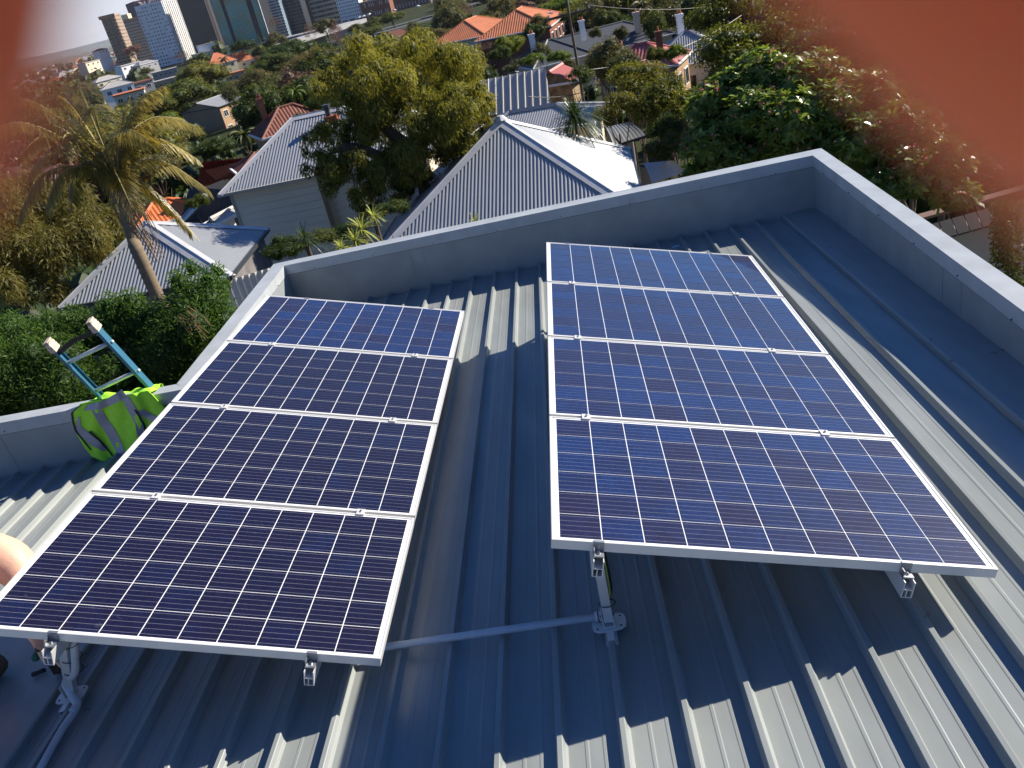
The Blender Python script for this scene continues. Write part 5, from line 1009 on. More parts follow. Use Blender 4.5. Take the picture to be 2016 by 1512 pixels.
# golden green pepper tree: upper lobes tinted paler as sunlit, hanging lobes darker, left bough
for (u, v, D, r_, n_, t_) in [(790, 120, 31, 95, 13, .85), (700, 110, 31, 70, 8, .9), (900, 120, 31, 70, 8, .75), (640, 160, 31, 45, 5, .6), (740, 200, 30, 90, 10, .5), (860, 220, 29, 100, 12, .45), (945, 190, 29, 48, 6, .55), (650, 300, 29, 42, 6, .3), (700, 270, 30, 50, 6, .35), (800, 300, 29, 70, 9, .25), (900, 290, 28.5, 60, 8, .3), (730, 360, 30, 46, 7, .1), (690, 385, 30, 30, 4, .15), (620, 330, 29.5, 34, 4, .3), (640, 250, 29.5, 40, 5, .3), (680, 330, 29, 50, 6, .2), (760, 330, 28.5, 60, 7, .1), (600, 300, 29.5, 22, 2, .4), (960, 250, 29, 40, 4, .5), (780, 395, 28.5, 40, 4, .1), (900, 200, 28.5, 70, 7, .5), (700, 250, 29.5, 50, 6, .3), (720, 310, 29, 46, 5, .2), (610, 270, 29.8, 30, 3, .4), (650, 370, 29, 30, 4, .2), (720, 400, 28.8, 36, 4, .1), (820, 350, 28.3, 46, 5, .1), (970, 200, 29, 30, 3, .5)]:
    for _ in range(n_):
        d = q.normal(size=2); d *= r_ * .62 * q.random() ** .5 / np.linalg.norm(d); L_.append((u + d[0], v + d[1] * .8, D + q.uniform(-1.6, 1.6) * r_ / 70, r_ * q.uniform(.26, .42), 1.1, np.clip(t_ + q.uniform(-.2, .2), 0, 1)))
bl = blobs_px(L_); tb = at_d(838, 384, 29.5); tb0 = A(tb[0], tb[1], -11.6); fk = at_d(815, 300, 29.8)
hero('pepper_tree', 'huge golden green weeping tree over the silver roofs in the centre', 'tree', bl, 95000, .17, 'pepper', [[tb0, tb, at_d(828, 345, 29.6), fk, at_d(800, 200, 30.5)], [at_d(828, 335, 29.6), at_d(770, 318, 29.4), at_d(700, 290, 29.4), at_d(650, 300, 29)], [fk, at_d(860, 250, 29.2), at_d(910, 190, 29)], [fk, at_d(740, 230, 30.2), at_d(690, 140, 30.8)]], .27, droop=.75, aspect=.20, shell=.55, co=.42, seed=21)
# golden weeping mass behind the palm at the left
L_ = []
for (u, v, D, r_, n_, t_) in [(60, 500, 29, 90, 9, .6), (150, 470, 29, 80, 8, .6), (190, 430, 30, 60, 5, .5), (40, 400, 30, 90, 8, .6), (-60, 470, 29, 100, 7, .5), (120, 390, 31, 80, 6, .5), (20, 580, 27, 60, 5, .6), (100, 560, 28, 50, 4, .5)]:
    for _ in range(n_):
        d = q.normal(size=2); d *= r_ * .6 * q.random() ** .5 / np.linalg.norm(d); L_.append((u + d[0], v + d[1] * .7, D + q.uniform(-1, 1), r_ * q.uniform(.3, .45), 1.3, np.clip(t_ + q.uniform(-.3, .3), 0, 1)))
hero('weeping_tree', 'tall golden weeping foliage behind the palm at the left edge', 'tree', blobs_px(L_), 60000, .20, 'weep', None, droop=.5, aspect=.16, shell=.75, co=.35, seed=31)
# cypress hedge outside the ladder wall
L_ = []
for (u, v, D, r_, t_) in [(418, 560, 9.9, 30, .6), (410, 600, 9.8, 46, .5), (440, 640, 9.7, 40, .5), (370, 620, 9.9, 48, .4), (355, 560, 10, 24, .7), (378, 530, 10.1, 14, .8), (430, 535, 10, 13, .8), (330, 640, 10, 44, .4), (280, 640, 10.2, 40, .3), (225, 650, 10.3, 42, .35), (220, 610, 10.3, 28, .6), (260, 600, 10.2, 26, .6), (170, 665, 10.4, 44, .4), (150, 640, 10.5, 30, .5), (100, 690, 10.4, 46, .4), (100, 650, 10.6, 30, .4), (40, 690, 10.6, 50, .3), (20, 660, 10.7, 36, .4), (-30, 690, 10.8, 60, .3)]:
    L_.append((u, v, D, r_, 1.25, t_))
for _ in range(60): u = q.uniform(-60, 430); L_.append((u, q.uniform(690, 860) - max(0, (u - 250)) * .35, 9.6 + q.uniform(-.2, .5) + (430 - u) * .0015, q.uniform(34, 56), 1.2, q.uniform(0, .5)))
hero('conifer_hedge', 'dense dark green cypress hedge behind the ladder, its tips lit yellow green', 'hedge', blobs_px(L_), 150000, .058, 'hedge', None, droop=-.12, aspect=.20, shell=.42, co=.66, seed=41)
mb = MB(); c = at_d(372, 628, 9.35)
for k in range(26): a = q.normal(size=3) * .06; mb.tube([c + a, c + a + A(.07, -.02, -.10) + q.normal(size=3) * .05], .004, 4)
obj('dead_branch', mb, mat('dry orange brown twigs', (.30, .16, .08), .9), label='small dead orange brown branch caught in the hedge near the corner', cat='branch')
# flowering glossy shrub beyond the corner at right
L_ = []
for (u, v, D, r_, t_) in [(1400, 220, 12.4, 42, .7), (1445, 185, 12.6, 46, .8), (1500, 150, 12.8, 46, .8), (1555, 170, 12.7, 50, .8), (1610, 160, 12.9, 50, .6), (1480, 240, 12.2, 60, .5), (1560, 250, 12, 62, .5), (1400, 290, 12.1, 50, .3), (1450, 330, 11.9, 50, .2), (1640, 230, 12.2, 60, .5), (1700, 200, 12.5, 55, .5), (1700, 290, 11.8, 62, .3), (1780, 270, 11.9, 60, .4), (1790, 350, 11.4, 55, .3), (1850, 330, 11.5, 50, .4), (1380, 345, 12.2, 30, .3), (1620, 310, 11.9, 55, .1), (1540, 300, 12, 50, .1), (1740, 380, 11.2, 40, .2), (1880, 390, 11.2, 36, .3)]:
    L_.append((u, v, D, r_, 1.0, t_))
bl = blobs_px(L_); c = np.mean([b[0] for b in bl], 0); base = A(c[0], c[1], -11.5); r = empty('flowering_shrub', base, 'tall glossy leaved shrub with pink buds beyond the far right parapet corner', 'shrub')
C_ = np.array([b[0] for b in bl]); R_ = np.array([b[1] for b in bl]); V = []; T = []; VF = []; TF = []; i = q.choice(len(bl), 3400, p=(R_[:, 0] ** 2) / (R_[:, 0] ** 2).sum())
for j in i:
    d = q.normal(size=3); d[2] = abs(d[2]) * .8 - .15; d /= np.linalg.norm(d); P = C_[j] + d * R_[j] * q.uniform(.72, 1.05)
    ax = unit(d * .8 + A(0, 0, .75) + q.normal(size=3) * .25); e1 = unit(np.cross(ax, q.normal(size=3))); e2 = np.cross(ax, e1); nl = q.integers(6, 10)
    for k in range(nl):
        a = 2 * math.pi * k / nl + q.uniform(-.2, .2); o = math.cos(a) * e1 + math.sin(a) * e2; s = q.uniform(.08, .15); w = s * .33; dr = unit(o * .85 + ax * q.uniform(.15, .7)); sd = unit(np.cross(dr, ax)); nn = np.cross(sd, dr) * s * .06
        V += [P, P + dr * s * .3 + sd * w * .42 + nn, P + dr * s * .7 + sd * w * .5 + nn, P + dr * s - ax * s * .1, P + dr * s * .7 - sd * w * .5 + nn, P + dr * s * .3 - sd * w * .42 + nn]; T.append(np.clip(q.random() * .7 + .1 + bl[j][2] * .25, 0, 1))
    if q.random() < .2 and d[2] > .05:
        for k in range(7): p = P + ax * .05 + q.normal(size=3) * .018; s = .022; a_, b_ = unit(q.normal(size=3)), unit(q.normal(size=3)); VF += [p, p + a_ * s, p + a_ * s + b_ * s, p + b_ * s]; TF.append(q.random())
obj('crown', bulk('crown', np.array(V) - base, 6, T), LM['shrub'], r)
V2, t2 = core([(b[0] - base, b[1], 0) for b in bl], .72); obj('inner_foliage', bulk('inner', V2, 4, t2), LM['hedge'], r); obj('buds', bulk('buds', np.array(VF) - base, 4, TF), LM['pink'], r)['kind'] = 'stuff'
mb = MB()
for k in range(5): t0 = A(c[0] + k * .3 - .6, c[1] + .1 * k, -11.5); mb.tube([t0 - base, (t0 + (C_[k * 3] - t0) * .5) - base, C_[k * 3] - base], [.09, .07, .03], 7)
obj('trunk', mb, M_bark, r)
# palm at the left
tb = at_d(296, 552, 20.5); tt = at_d(243, 398, 21); g0 = A(tb[0] + .1, tb[1] - .1, -11.6); base = g0
r = empty('palm_tree', base, 'tall palm with golden arching fronds at the left, trunk crossing the silver roof', 'palm tree')
P = curve_pts([g0, tb, at_d(262, 470, 20.8), tt, at_d(238, 372, 21)], 8); obj('trunk', MB().tube([p - base for p in P], list(np.linspace(.165, .12, len(P) - 6)) + [.15, .18, .19, .16, .13, .10], 12), mat('ringed palm trunk', (.20, .15, .10), .85, noise=.25, nscale=2, bump=.5, bscale=9, stretch=(.2, .2, 6)), r, True)
cr = at_d(236, 368, 21); cx_ = M[:, 0]; cy_ = -M[:, 1]; cz_ = M[:, 2]
def frond(tip_uv, lift, dz, L_n=84, hang=.40, dry=False):
    tip = at_d(*tip_uv, 21) + cz_ * dz; mid = (cr + tip) / 2 + A(0, 0, lift); pts = curve_pts([cr, cr * .68 + tip * .32 + A(0, 0, lift * .75), cr * .34 + tip * .66 + A(0, 0, lift * .72), tip], 10); V = []; T = []; n = len(pts)
    for s in range(L_n):
        f = (s + 1) / L_n; x = f * (n - 1.001); i0 = int(x); p = pts[i0] + (pts[i0 + 1] - pts[i0]) * (x - i0); dd = unit(pts[min(i0 + 1, n - 1)] - pts[max(i0 - 1, 0)]); sd = unit(np.cross(dd, (0, 0, 1))); ll = hang * (.45 + .9 * math.sin(math.pi * (.12 + f * .8))) * q.uniform(.85, 1.1)
        for sg in (-1, 1):
            o = unit(sd * sg * .85 + dd * .5 + A(0, 0, -.15 - .45 * q.random())); w = unit(np.cross(o, (0, 0, 1))) * .013; m1 = p + o * ll * .5; e = p + o * ll * .92 + A(0, 0, -ll * .26)
            V += [p - w * .6, m1 - w, m1 + w, p + w * .6, m1 - w, e - w * .2, e + w * .2, m1 + w]; t_ = np.clip(.25 + .6 * q.random(), 0, 1); T += [t_, t_]
    fo = obj('frond', bulk('frond', np.array(V) - base, 4, T), LM['dry' if dry else 'palm'], r); obj('midrib', MB().tube([p - base for p in pts], list(np.linspace(.024, .005, n)), 6), M_rib, fo, True)
M_rib = mat('palm midrib', (.35, .30, .12), .5)
for tip, lf, dz in [((160, 150), .5, -.3), ((330, 180), .6, -.3), ((120, 190), .6, 0), ((395, 255), .9, -.3), ((408, 372), .8, .0), ((330, 215), .7, .6), ((330, 300), .8, -1.), ((290, 180), .6, .3), ((225, 165), .3, .8), ((150, 160), .5, .4), ((110, 210), .7, .8), ((60, 260), .8, .0), ((30, 330), .8, .5), ((88, 330), .9, -.9), ((115, 420), .8, -.5), ((180, 330), .9, -1.3), ((255, 250), .7, -1.5), ((360, 450), .7, .5), ((20, 420), .9, .3), ((200, 200), .5, -1.), ((300, 430), .7, -1.), ((140, 290), .7, 1.5), ((260, 200), .5, 1.2), ((370, 300), .9, .4), ((70, 210), .6, -.6), ((45, 290), .8, -1.2), ((100, 380), .9, .9)]: frond(tip, lf, dz)
mb = MB()
for k in range(34):
    a = q.uniform(0, 6.3); s = P[-5] + A(math.cos(a), math.sin(a), 0) * .14; L0 = q.uniform(.5, 1.7); mb.tube([s - base, s + A(math.cos(a) * .16, math.sin(a) * .16, -.2 * L0) - base, s + A(math.cos(a) * .12 + q.uniform(-.1, .1) + .12, math.sin(a) * .1, -L0) - base], .009, 4)
obj('dry_sheaths', mb, mat('dry palm fibre', (.36, .24, .13), .9), r)['kind'] = 'stuff'
# strap leaved plants
def rosette(name, label, uv, D, n, ll, w, matk, up=.4, heads=1, gz=None):
    c = at_d(*uv, D); base = A(c[0], c[1], tz(c[0], c[1])); r = empty(name, base, label, 'plant'); V = []; T = []; mb = MB()
    for h in range(heads):
        hc = c + (A(q.uniform(-.35, .35), q.uniform(-.3, .3), q.uniform(-.3, .2)) if h else 0); mb.tube([A(0, 0, 0), (hc - base) * .5 + A(.05, 0, 0), hc - base], [.08, .07, .05], 7)
        for k in range(n):
            a = k * 2.39996; el = q.uniform(-.5, 1.35) ; o = A(math.cos(a) * math.cos(el), math.sin(a) * math.cos(el), math.sin(el)); L0 = ll * q.uniform(.8, 1.1); sd = unit(np.cross(o, (0, 0, 1))) * w; p = hc.copy(); prev = p
            for s in range(4):
                f = (s + 1) / 4; nx = hc + o * L0 * f + A(0, 0, -L0 * (f ** 2.2) * up * (.6 + .4 * math.cos(el))); ww, w1 = sd * (1 if s else .6) * (1 - s * .12), sd * (1 - (s + 1) * .24); V += [prev - ww, nx - w1, nx + w1, prev + ww]; T.append(min(1, .2 + .8 * q.random())); prev = nx
    obj('leaves', bulk('leaves', np.array(V) - base, 4, T), LM[matk], r)['kind'] = 'stuff'; obj('stem', mb, M_bark, r); return r
rosette('cordyline', 'big dark green strap leaved cordyline head in front of the curved veranda', (1131, 232), 30.5, 260, 1.25, .028, 'cord', .55)
rosette('yucca', 'upper yellow striped yucca head above the left parapet', (712, 452), 15.5, 60, .42, .016, 'yuc', .35); rosette('yucca', 'lower yellow striped yucca head touching the left parapet', (700, 474), 15.3, 60, .36, .016, 'yuc', .35); rosette('yucca', 'smallest yellow striped yucca left of the other two', (672, 488), 15.1, 40, .28, .014, 'yuc', .35)
rosette('yucca', 'green yellow plant tip poking above the long parapet', (937, 440), 12.5, 24, .22, .012, 'yuc', .2); rosette('yucca', 'dark strap plant among the side passage bushes', (600, 470), 17, 70, .5, .014, 'cord', .4); rosette('yucca', 'pale green grassy plant by the lean to roof', (735, 425), 19, 40, .4, .014, 'yuc', .3)
# creeper on the beige wall
V, T = [], []; 
for _ in range(5200):
    a = q.random(); u = 1975 + q.normal() * 26 + a * 22 - 12; v = 395 + a * 190; wdt = 20 + a * 26
    if u < 1958 - a * 0 - (6 if a < .7 else -20): continue
    p = at_pl(u, v, w0 - nn * .06, nn) if False else at_d(u, v, 15.1 + q.uniform(-.35, .1)); s = q.uniform(.04, .09); a_, b_ = unit(q.normal(size=3) - A(0, 0, .5)), unit(q.normal(size=3)); V += [p, p + a_ * s * .5 + b_ * s * .3, p + a_ * s, p + a_ * s * .5 - b_ * s * .3]; T.append(q.random())
obj('creeper', bulk('creeper', V, 4, T), LM['ficus'], label='dark climbing creeper hanging on the beige wall at the right edge', cat='creeper', kind='stuff')
# ============================================================= LADDER, VEST, TOOLS
M_fib = mat('blue fibreglass', (.03, .13, .21), .35, noise=.15, nscale=12); M_cap = mat('worn orange rubber cap', (.62, .50, .40), .7, noise=.3, nscale=40); M_strap = mat('black strap', (.012, .012, .013), .6)
zc = iC[2]; wn = unit(np.cross(iC - iW, (0, 0, 1)) * A(1, 1, 0)); wn = wn if wn[1] > 0 else -wn            # outward normal of the ladder wall
b0, b1 = at_z(192, 790, zc + .01), at_z(293, 768, zc + .01); b0 = b0 + wn * .06; b1 = b1 + wn * .06
def topfor(uv, P0):
    best = None
    for t in np.linspace(5.5, 7.5, 400):
        P = ray(*uv) * t; d = P - P0; c_ = d[2] / np.linalg.norm(d)
        if best is None or c_ > best[0]: best = (c_, P)
    return best[1]
t0, t1 = topfor((97, 676), b0), topfor((199, 655), b1); ax = unit((t0 - b0) + (t1 - b1)); wd = b1 - b0; wd = wd - ax * (wd @ ax); Wd = np.linalg.norm(wd); wx = wd / Wd; fz = unit(np.cross(wx, ax)); Ltop = np.linalg.norm(t0 - b0)
lad = empty('ladder', b0 - ax * 6, 'blue fibreglass ladder leaning on the left parapet with rubber capped rail ends', 'ladder'); LB = b0 - ax * 6
if fz @ (-b0) < 0: fz = -fz
for s, tp in ((0, t0), (1, t1)):
    o = b0 + wx * Wd * s; h = Ltop if s == 0 else np.linalg.norm(t1 - b1); sg = 1 if s == 0 else -1
    mb = MB(); m_ = o + ax * (h - 9.2) / 2; hl = ax * (h + 9.2) / 2
    mb.box(m_, wx * .0025, fz * .034, hl); mb.box(m_ + wx * sg * .011 + fz * .032, wx * .012, fz * .0025, hl); mb.box(m_ + wx * sg * .011 - fz * .032, wx * .012, fz * .0025, hl); rl = obj('rail', local(mb, LB), M_fib, lad)
    mb = MB()
    for k in range(4): mb.box(o + ax * (h - .055 + k * .024) + wx * sg * .01, wx * (.024 - .002 * k), fz * (.044 - .004 * (k == 3)), ax * .0095)
    mb.box(o + ax * (h - .02) + wx * sg * .01, wx * .018, fz * .040, ax * .05); cp = obj('end_cap', local(mb, LB), M_cap, None); cp.parent = rl
for k in range(30):
    z = Ltop - .20 - k * .305
    if z < -9: break
    p = b0 + ax * z; mb = MB(); ring = []
    mb.tube([p + wx * .004, p + wx * (Wd - .004)], .0165, 10); mb.tube([p - wx * .02, p + wx * .003], .012, 8); mb.tube([p + wx * (Wd - .003), p + wx * (Wd + .02)], .012, 8); obj('rung', local(mb, LB), M_alu, lad, True)
mb = MB(); p, q_ = b0 + ax * (Ltop - .085) + fz * .02, b0 + wx * Wd + ax * (Ltop - .06) + fz * .02; mid = (p + q_) / 2 + ax * .03
for a_, c_ in ((p, mid), (mid, q_)): mb.prism([a_ - ax * .03, c_ - ax * .028, c_ + ax * .012, a_ + ax * .006], fz * .004)
obj('strap', local(mb, LB), M_strap, lad)
# hi vis vest draped over the coping
M_hv = mat('fluorescent green polyester', (.46, .95, .05), .75, noise=.08, nscale=20, bump=.15, bscale=300); M_ref = mat('grey reflective tape', (.33, .34, .42), .45, metal=.3, noise=.1, nscale=60); M_pip = mat('black piping', (.012, .014, .012), .7)
vn = -wn; V0 = A(*iC); 
def vp(u, v, out): return at_pl(u, v, V0 + vn * (.045 + out), vn)
LEFT = [(160, 794), (141, 812), (144, 832), (150, 853), (168, 884), (182, 900), (200, 908)]; RIGHT = [(292, 769), (322, 800), (330, 812), (333, 826), (326, 860), (310, 890), (296, 905)]
def lerp_curve(Cv, t): x = t * (len(Cv) - 1); i = min(int(x), len(Cv) - 2); f = x - i; return (Cv[i][0] * (1 - f) + Cv[i + 1][0] * f, Cv[i][1] * (1 - f) + Cv[i + 1][1] * f)
def fold(s, t): return .018 * math.sin(s * 11 + t * 2) * (.3 + t) + .010 * math.sin(s * 27 + t * 5) + .012 * math.sin(t * 7 + s * 3) + .02 * t
def vsurf(s, t, off=0):
    l, r_ = lerp_curve(LEFT, t), lerp_curve(RIGHT, t); return vp(l[0] * (1 - s) + r_[0] * s, l[1] * (1 - s) + r_[1] * s, fold(s, t) + off)
vr = empty('vest', vsurf(.5, 0), 'fluorescent green safety vest with grey reflective bands draped over the parapet', 'vest'); VB = vsurf(.5, 0)
def cloth(fn, ns, ntt, thick=.004):
    mb = MB(); g = [[fn(i / ns, j / ntt) for i in range(ns + 1)] for j in range(ntt + 1)]; vs = [p for r_ in g for p in r_]; n0 = len(vs); vs = vs + [p - vn * thick for p in vs]; f = []
    for j in range(ntt):
        for i in range(ns): a = j * (ns + 1) + i; f.append((a, a + 1, a + ns + 2, a + ns + 1)); f.append((n0 + a, n0 + a + ns + 1, n0 + a + ns + 2, n0 + a + 1))
    for i in range(ns): a = i; f.append((a, n0 + a, n0 + a + 1, a + 1)); a = ntt * (ns + 1) + i; f.append((a, a + 1, n0 + a + 1, n0 + a))
    for j in range(ntt): a = j * (ns + 1); b_ = a + ns + 1; f.append((a, b_, n0 + b_, n0 + a)); a += ns; b_ += ns; f.append((a, n0 + a, n0 + b_, b_))
    mb.add(vs, f); return mb
front = obj('front_panel', local(cloth(vsurf, 44, 30), VB), M_hv, vr, True)
# over the top of the coping and down the outside
def over(s, t):
    p = vsurf(s, 0); n_ = zc + .012 + .008 * math.sin(s * 9)
    if t < .25: f = t / .25; return A(p[0], p[1], p[2] * (1 - f) + (n_ + .01) * f) + wn * .045 * f
    if t < .7: f = (t - .25) / .45; return A(p[0], p[1], n_ + .012 * math.sin(f * 6 + s * 14)) + wn * (.045 + .17 * f)
    f = (t - .7) / .3; return A(p[0], p[1], n_ - .25 * f) + wn * (.215 + .03 * f)
obj('back_panel', local(cloth(over, 30, 14), VB), M_hv, vr, True)
def band(path, w, name='reflective_band', m_=None, off=.006, parent=front):
    P = []
    for (a, b_) in zip(path[:-1], path[1:]):
        for k in range(10): f = k / 10; P.append((a[0] * (1 - f) + b_[0] * f, a[1] * (1 - f) + b_[1] * f))
    P.append(path[-1]); mb = MB(); L_ = []; R_ = []
    for i, p in enumerate(P):
        q1, q0 = P[min(i + 1, len(P) - 1)], P[max(i - 1, 0)]; d = np.array([q1[0] - q0[0], (q1[1] - q0[1])]); d = d / np.linalg.norm(d); n_ = np.array([-d[1], d[0]]) * w / 2; L_.append(vsurf(p[0] + n_[0], p[1] + n_[1], off)); R_.append(vsurf(p[0] - n_[0], p[1] - n_[1], off))
    for i in range(len(P) - 1): mb.add([L_[i], L_[i + 1], R_[i + 1], R_[i]], [(0, 1, 2, 3)])
    o = obj(name, local(mb, VB), m_ or M_ref, None, True); o.parent = parent; return o
band([(.12, .10), (.30, .09), (.50, .02), (.66, -.02)], .11); band([(.26, .10), (.32, .40), (.42, .75), (.50, 1.0)], .11); band([(.64, .03), (.66, .3), (.70, .62)], .10); band([(.03, .25), (.02, .42), (.12, .60), (.25, .72)], .10); band([(.72, .22), (.82, .40), (.90, .55)], .10)
band([(.14, .50), (.22, .62), (.30, .82), (.36, 1.02)], .025, 'piping', M_pip, .012); band([(.02, .02), (.0, .2), (.0, .45), (.06, .7)], .02, 'piping', M_pip, .008); band([(.68, .2), (.71, .45), (.76, .62)], .022, 'piping', M_pip, .010)
# screwdriver and drill holster on the roof
def on_flash(u, v, h=0): return on_roof(u, v, .045 + h)
s0, s1, s2 = on_flash(62, 1329, .016), on_flash(90, 1318, .014), on_flash(101, 1311, .010)
r = empty('screwdriver', s0, 'small black handled screwdriver lying on the flat flashing', 'screwdriver'); obj('handle', local(MB().tube([s0, s0 * .9 + s1 * .1, s0 * .5 + s1 * .5, s0 * .15 + s1 * .85, s1], [.008, .013, .011, .013, .009], 10), s0), M_tie, r, True); obj('shaft', local(MB().tube([s1, s2], .003, 8), s0), M_bolt, r, True)
r0 = on_flash(128, 1312, .01); r = empty('drill', r0, 'dark cordless drill with green collar standing behind the left leg', 'drill')
up_ = A(0, 0, 1); hx = unit(ray(128, 1312)); k0 = at_pl(128, 1312, r0, hx * A(1, 1, 0)); M_drl = mat('dark drill housing', (.03, .018, .014), .5); M_grc = mat('green collar', (.01, .12, .07), .5)
mb = MB(); mb.box(r0 + nR * .03, lat * .035, rib * .05, nR * .03); mb.box(r0 + nR * .11, lat * .018, rib * .022, nR * .05); mb.tube([r0 + nR * .175 - rib * .09, r0 + nR * .175 + rib * .06], [.024, .032], 12); obj('body', local(mb, r0), M_drl, r)
obj('collar', local(MB().tube([r0 + nR * .175 - rib * .13, r0 + nR * .175 - rib * .09], [.018, .025], 12), r0), M_grc, r, True)

# ============================================================= PEOPLE
M_skin = mat('sunlit skin', (.70, .42, .30), .5, noise=.08, nscale=25, bump=.1, bscale=120, sss=.35)
def skin(name, V, E, R, m_, parent, base, sub=2, root=0):
    me = bpy.data.meshes.new(name); me.from_pydata([tuple(np.asarray(v, float) - base) for v in V], E, []); o = bpy.data.objects.new(name, me); link(o, parent); me.materials.append(m_)
    md = o.modifiers.new('skin', 'SKIN'); md.use_smooth_shade = True; md.branch_smoothing = .6
    for i, s in enumerate(me.skin_vertices[0].data): s.radius = (R[i], R[i]) if not hasattr(R[i], '__len__') else R[i]; s.use_root = (i == root); s.use_loose = False
    sb = o.modifiers.new('sub', 'SUBSURF'); sb.levels = sub; sb.render_levels = sub; return o
def hand_bones(w, d, n_, side, sc=1., curl=.5, spread=.12, lens=(1, 1, 1, 1)):
    """palm and five fingers from wrist w, pointing along d, palm normal n_ (fingers curl toward n_)"""
    d, n_ = unit(d), unit(n_); s = np.cross(n_, d) * side; V = [w, w + d * .045 * sc, w + d * .075 * sc]; E = [(0, 1), (1, 2)]; R = [.026 * sc, (.036 * sc, .020 * sc), (.038 * sc, .018 * sc)]
    for k, (off, L_) in enumerate(((.030, .072), (.010, .080), (-.010, .074), (-.030, .058))):
        L_ *= lens[k] * sc; b_ = w + d * .088 * sc + s * off * sc; i0 = len(V); V.append(b_); E.append((2, i0)); R.append(.0105 * sc); dd = unit(d + s * off * spread * 30); p = b_
        for j, f in enumerate((.42, .32, .26)): a = curl * (j + .6); dv = unit(dd * math.cos(a) + n_ * math.sin(a)); p = p + dv * L_ * f; V.append(p); E.append((i0 + j, i0 + j + 1)); R.append((.0092 - .0008 * j) * sc)
    i0 = len(V); p = w + d * .03 * sc + s * .034 * sc; V.append(p); E.append((1, i0)); R.append(.013 * sc)
    for j, (a, b_) in enumerate(((.9, .3), (.6, .6))): p = p + unit(s * a + d * .8 + n_ * b_) * .034 * sc; V.append(p); E.append((i0 + j, i0 + j + 1)); R.append(.0105 * sc)
    return V, E, R
# worker crouching at the left edge, reaching under the left array
wb = on_roof(-70, 1330, .045)
per = empty('person', wb, 'crouching worker at the left edge with bare sunlit arm reaching under the left array', 'person')
sh = ray(-15, 1085) * 3.98; el = ray(48, 1128) * 3.92
hip = on_roof(-210, 1290, .30); ch_ = ray(-110, 1130) * 3.75; nk = ray(-100, 1010) * 3.75; hd_ = ray(-120, 930) * 3.7; sh2 = ray(-215, 1190) * 3.45
elb = at_pl(40, 1185, OL_ - ZL * .22, ZL); wr = at_pl(72, 1262, OL_ - ZL * .24, ZL); kn = on_roof(0, 1312, .13); ft = on_roof(-160, 1380, .07); toe = on_roof(22, 1300, .09); kn2 = on_roof(-240, 1400, .12); ft2 = on_roof(-330, 1240, .10)
hv, he, hr = hand_bones(wr, unit(at_pl(112, 1290, OL_ - ZL * .30, ZL) - wr), -nR, 1, 1., .35)
nk = (ch_ + A(.02, .10, .17)); hd_ = nk + A(.03, .08, .13); fdir = unit(A(.75, .35, -.45)); hup = unit(A(.2, .35, .9) - fdir * (fdir @ A(.2, .35, .9))); hrt = np.cross(fdir, hup)
V = [hip, hip * .5 + ch_ * .5, ch_, nk, nk * .6 + hd_ * .4, nk * .3 + hd_ * .7, sh, sh * .5 + el * .5 + A(0, 0, .01), el, elb * .5 + wr * .5, sh2, sh2 + A(.05, .1, -.28), sh2 + A(.2, .25, -.42), kn, ft, kn2, ft2]
E = [(0, 1), (1, 2), (2, 3), (3, 4), (4, 5), (2, 6), (6, 7), (7, 8), (8, 9), (2, 10), (10, 11), (11, 12), (0, 13), (13, 14), (0, 15), (15, 16)]; R = [.15, .15, .16, .065, .06, .06, .15, .125, .088, .045, .08, .05, .04, .075, .05, .075, .05]
o0 = len(V); V += hv; E += [(9, o0)] + [(a + o0, b_ + o0) for a, b_ in he]; R += hr
skin('body', V, E, R, M_skin, per, wb)
mb = MB(); hv2 = []
for i in range(17):
    th = math.pi * i / 16
    for j in range(24):
        a = 2 * math.pi * j / 24; x, y, z = math.sin(th) * math.cos(a), math.sin(th) * math.sin(a), math.cos(th); jaw = 1 - .22 * max(0, -z) ** 1.5
        fx = .098 * x * jaw + (.022 * math.exp(-((y / .16) ** 2 + ((z + .12) / .2) ** 2)) if x > .5 else 0) - (.007 * math.exp(-(((abs(y) - .36) / .16) ** 2 + ((z - .06) / .1) ** 2)) if x > .3 else 0) + (.006 * math.exp(-((y / .25) ** 2 + ((z + .5) / .08) ** 2)) if x > .3 else 0)
        hv2.append(hd_ + fdir * fx + hrt * .076 * y * jaw + hup * .120 * z)
mb.add(hv2, [(i * 24 + j, (i + 1) * 24 + j, (i + 1) * 24 + (j + 1) % 24, i * 24 + (j + 1) % 24) for i in range(16) for j in range(24)])
for s_ in (-1, 1): mb.tube([hd_ + hrt * s_ * .072 - hup * .03, hd_ + hrt * s_ * .086 - fdir * .008, hd_ + hrt * s_ * .074 + hup * .03], [.010, .016, .012], 8)
obj('head', local(mb, wb), M_skin, per, True)
mb = MB(); hv2 = []
for i in range(9):
    th = math.pi * .56 * i / 8
    for j in range(24):
        a = 2 * math.pi * j / 24; tl_ = .30 * math.cos(a); x, y, z = math.sin(th) * math.cos(a), math.sin(th) * math.sin(a), math.cos(th) + max(0, tl_) * (i / 8); hv2.append(hd_ - fdir * .006 + fdir * .106 * x + hrt * .084 * y + hup * .128 * min(1, z))
mb.add(hv2, [(i * 24 + j, (i + 1) * 24 + j, (i + 1) * 24 + (j + 1) % 24, i * 24 + (j + 1) % 24) for i in range(8) for j in range(24)]); obj('hair', local(mb, wb), mat('short brown hair', (.05, .03, .018), .8, noise=.4, nscale=60, bump=.6, bscale=200), per, True)
M_boot = mat('tan suede work boot', (.13, .085, .045), .85, noise=.35, nscale=18, bump=.3, bscale=60); M_pant = mat('khaki work trousers', (.10, .085, .06), .9, noise=.2, nscale=15)
mb = MB(); bt = []
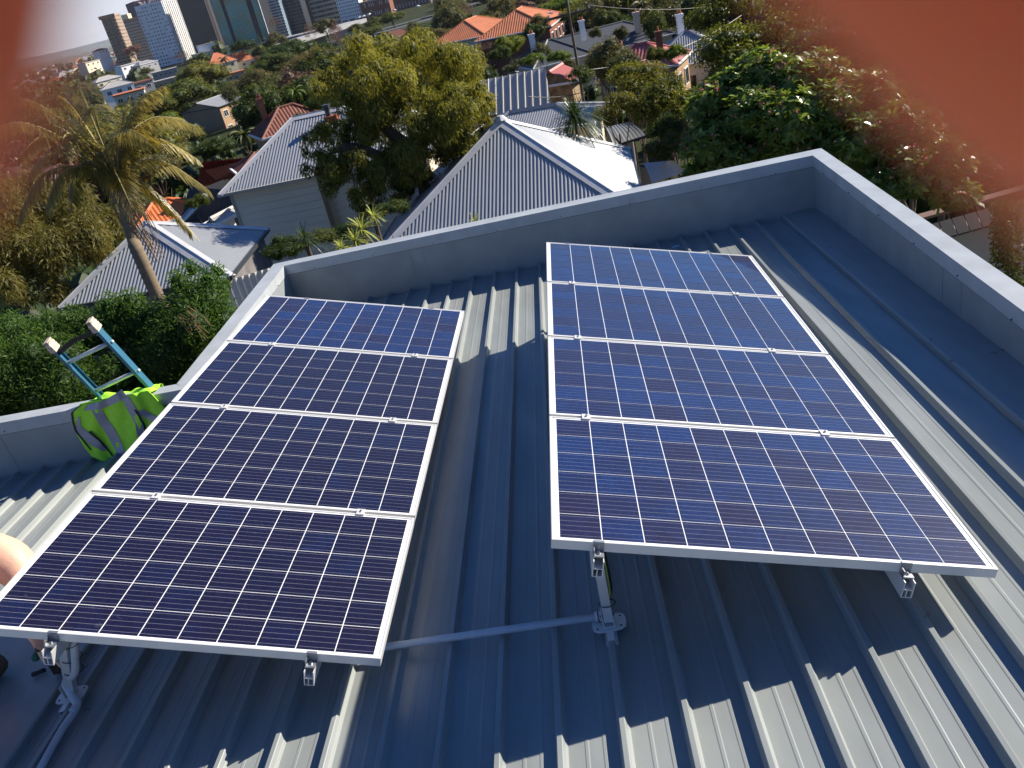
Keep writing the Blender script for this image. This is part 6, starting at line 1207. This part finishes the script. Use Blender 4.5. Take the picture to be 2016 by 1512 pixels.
def boot(a, b_, nm='boot'):
    d = unit((b_ - a) - nR * ((b_ - a) @ nR)); s_ = np.cross(nR, d); mb = MB(); ring = []
    for f, w_, h_ in ((-.10, .030, .06), (-.07, .042, .10), (0, .046, .11), (.08, .050, .085), (.15, .052, .065), (.19, .040, .045), (.21, .02, .02)): ring.append([a + d * f + s_ * w_ * math.cos(t_) + nR * (h_ * max(0, math.sin(t_)) ** .8 - (.085)) for t_ in np.linspace(0, math.pi, 11)])
    vs = [p for r_ in ring for p in r_]; mb.add(vs, [(i * 11 + j, (i + 1) * 11 + j, (i + 1) * 11 + j + 1, i * 11 + j + 1) for i in range(6) for j in range(10)] + [tuple(range(11)), tuple(66 + j for j in range(11))[::-1]])
    mb.tube([a - nR * .03, a + nR * .06], [.052, .05], 12); return obj(nm, local(mb, wb), M_boot, per, True)
boot(on_roof(-200, 1390, .14), on_roof(-240, 1420, .14)); boot(on_roof(-330, 1240, .13), on_roof(-300, 1200, .13))
skin('trousers', [hip, hip * .4 + kn * .6, kn, kn * .4 + ft * .6], [(0, 1), (1, 2), (2, 3)], [.17, .12, .115, .085], M_boot, per, wb, 2); skin('shorts', [hip, kn2], [(0, 1)], [.165, .10], M_pant, per, wb, 2)

# the photographer's hand: two fingertips stand in front of the lens, phone behind it
M_fing = bpy.data.materials.new('backlit finger skin'); M_fing.use_nodes = True; b_ = M_fing.node_tree.nodes['Principled BSDF']; b_.inputs['Base Color'].default_value = (.88, .24, .085, 1); b_.inputs['Roughness'].default_value = .5
b_.inputs['Subsurface Weight'].default_value = 1.; b_.inputs['Subsurface Radius'].default_value = (1., .16, .07); b_.inputs['Subsurface Scale'].default_value = .014
def cw(x, y, z): return M @ A(x, -y, z)           # metres right, up, forward of the lens
ph = empty('phone', cw(0, 0, -.005), 'dark phone held by the photographer, lens side facing the panels', 'phone'); PB = cw(0, 0, -.005); cR, cU, cF = M[:, 0], -M[:, 1], M[:, 2]
mb = MB(); mb.box(cw(.055, -.025, -.0105), cR * .070, cU * .034, cF * .0037); obj('body', local(mb, PB), mat('black phone glass', (.01, .01, .012), .15), ph)
hnd = empty('person', cw(-.02, .09, -.02), 'hand gripping the phone, fingertips blurring both top corners of the view', 'person'); HB = cw(-.02, .09, -.02)
V = [cw(.01, .17, -.05), cw(.008, .115, -.03), cw(.006, .085, -.018)]; E = [(0, 1), (1, 2)]; R = [.028, (.036, .020), (.034, .017)]
chains = [[cw(-.0143, .070, -.002), cw(-.0153, .045, .010), cw(-.0158, .0205, .0150), cw(-.0169, .0012, .0152)],
          [cw(.002, .064, .000), cw(.002, .036, .012), cw(.0081, .0154, .0160), cw(.0238, .0018, .0160)],
          [cw(.024, .064, -.002), cw(.034, .040, .010), cw(.044, .020, .012), cw(.054, .006, .008)], [cw(.044, .062, -.006), cw(.058, .044, .004), cw(.066, .028, .006), cw(.072, .018, .003)]]
for c_ in chains:
    i0 = len(V); V += c_; E += [(2, i0), (i0, i0 + 1), (i0 + 1, i0 + 2), (i0 + 2, i0 + 3)]; R += [.0095, .0088, .0083, .0078]
i0 = len(V); V += [cw(-.02, .095, -.035), cw(-.03, .065, -.034), cw(-.02, .035, -.026)]; E += [(1, i0), (i0, i0 + 1), (i0 + 1, i0 + 2)]; R += [.014, .0115, .0105]
skin('hand', V, E, R, M_fing, hnd, HB, 3)
# ============================================================= AIR
mb = MB(); mb.bx(-21000, 21000, -2000, 21000, -75, 160)
M_air = bpy.data.materials.new('thin haze'); M_air.use_nodes = True; t = M_air.node_tree; t.nodes.remove(t.nodes['Principled BSDF'])
pv = node(t, 'ShaderNodeVolumePrincipled'); pv.inputs['Color'].default_value = (.80, .86, .95, 1); pv.inputs['Density'].default_value = .00004; t.links.new(pv.outputs[0], t.nodes['Material Output'].inputs['Volume'])
obj('haze', mb, M_air, kind='stuff', label='thin pale haze over the far suburb and hills')
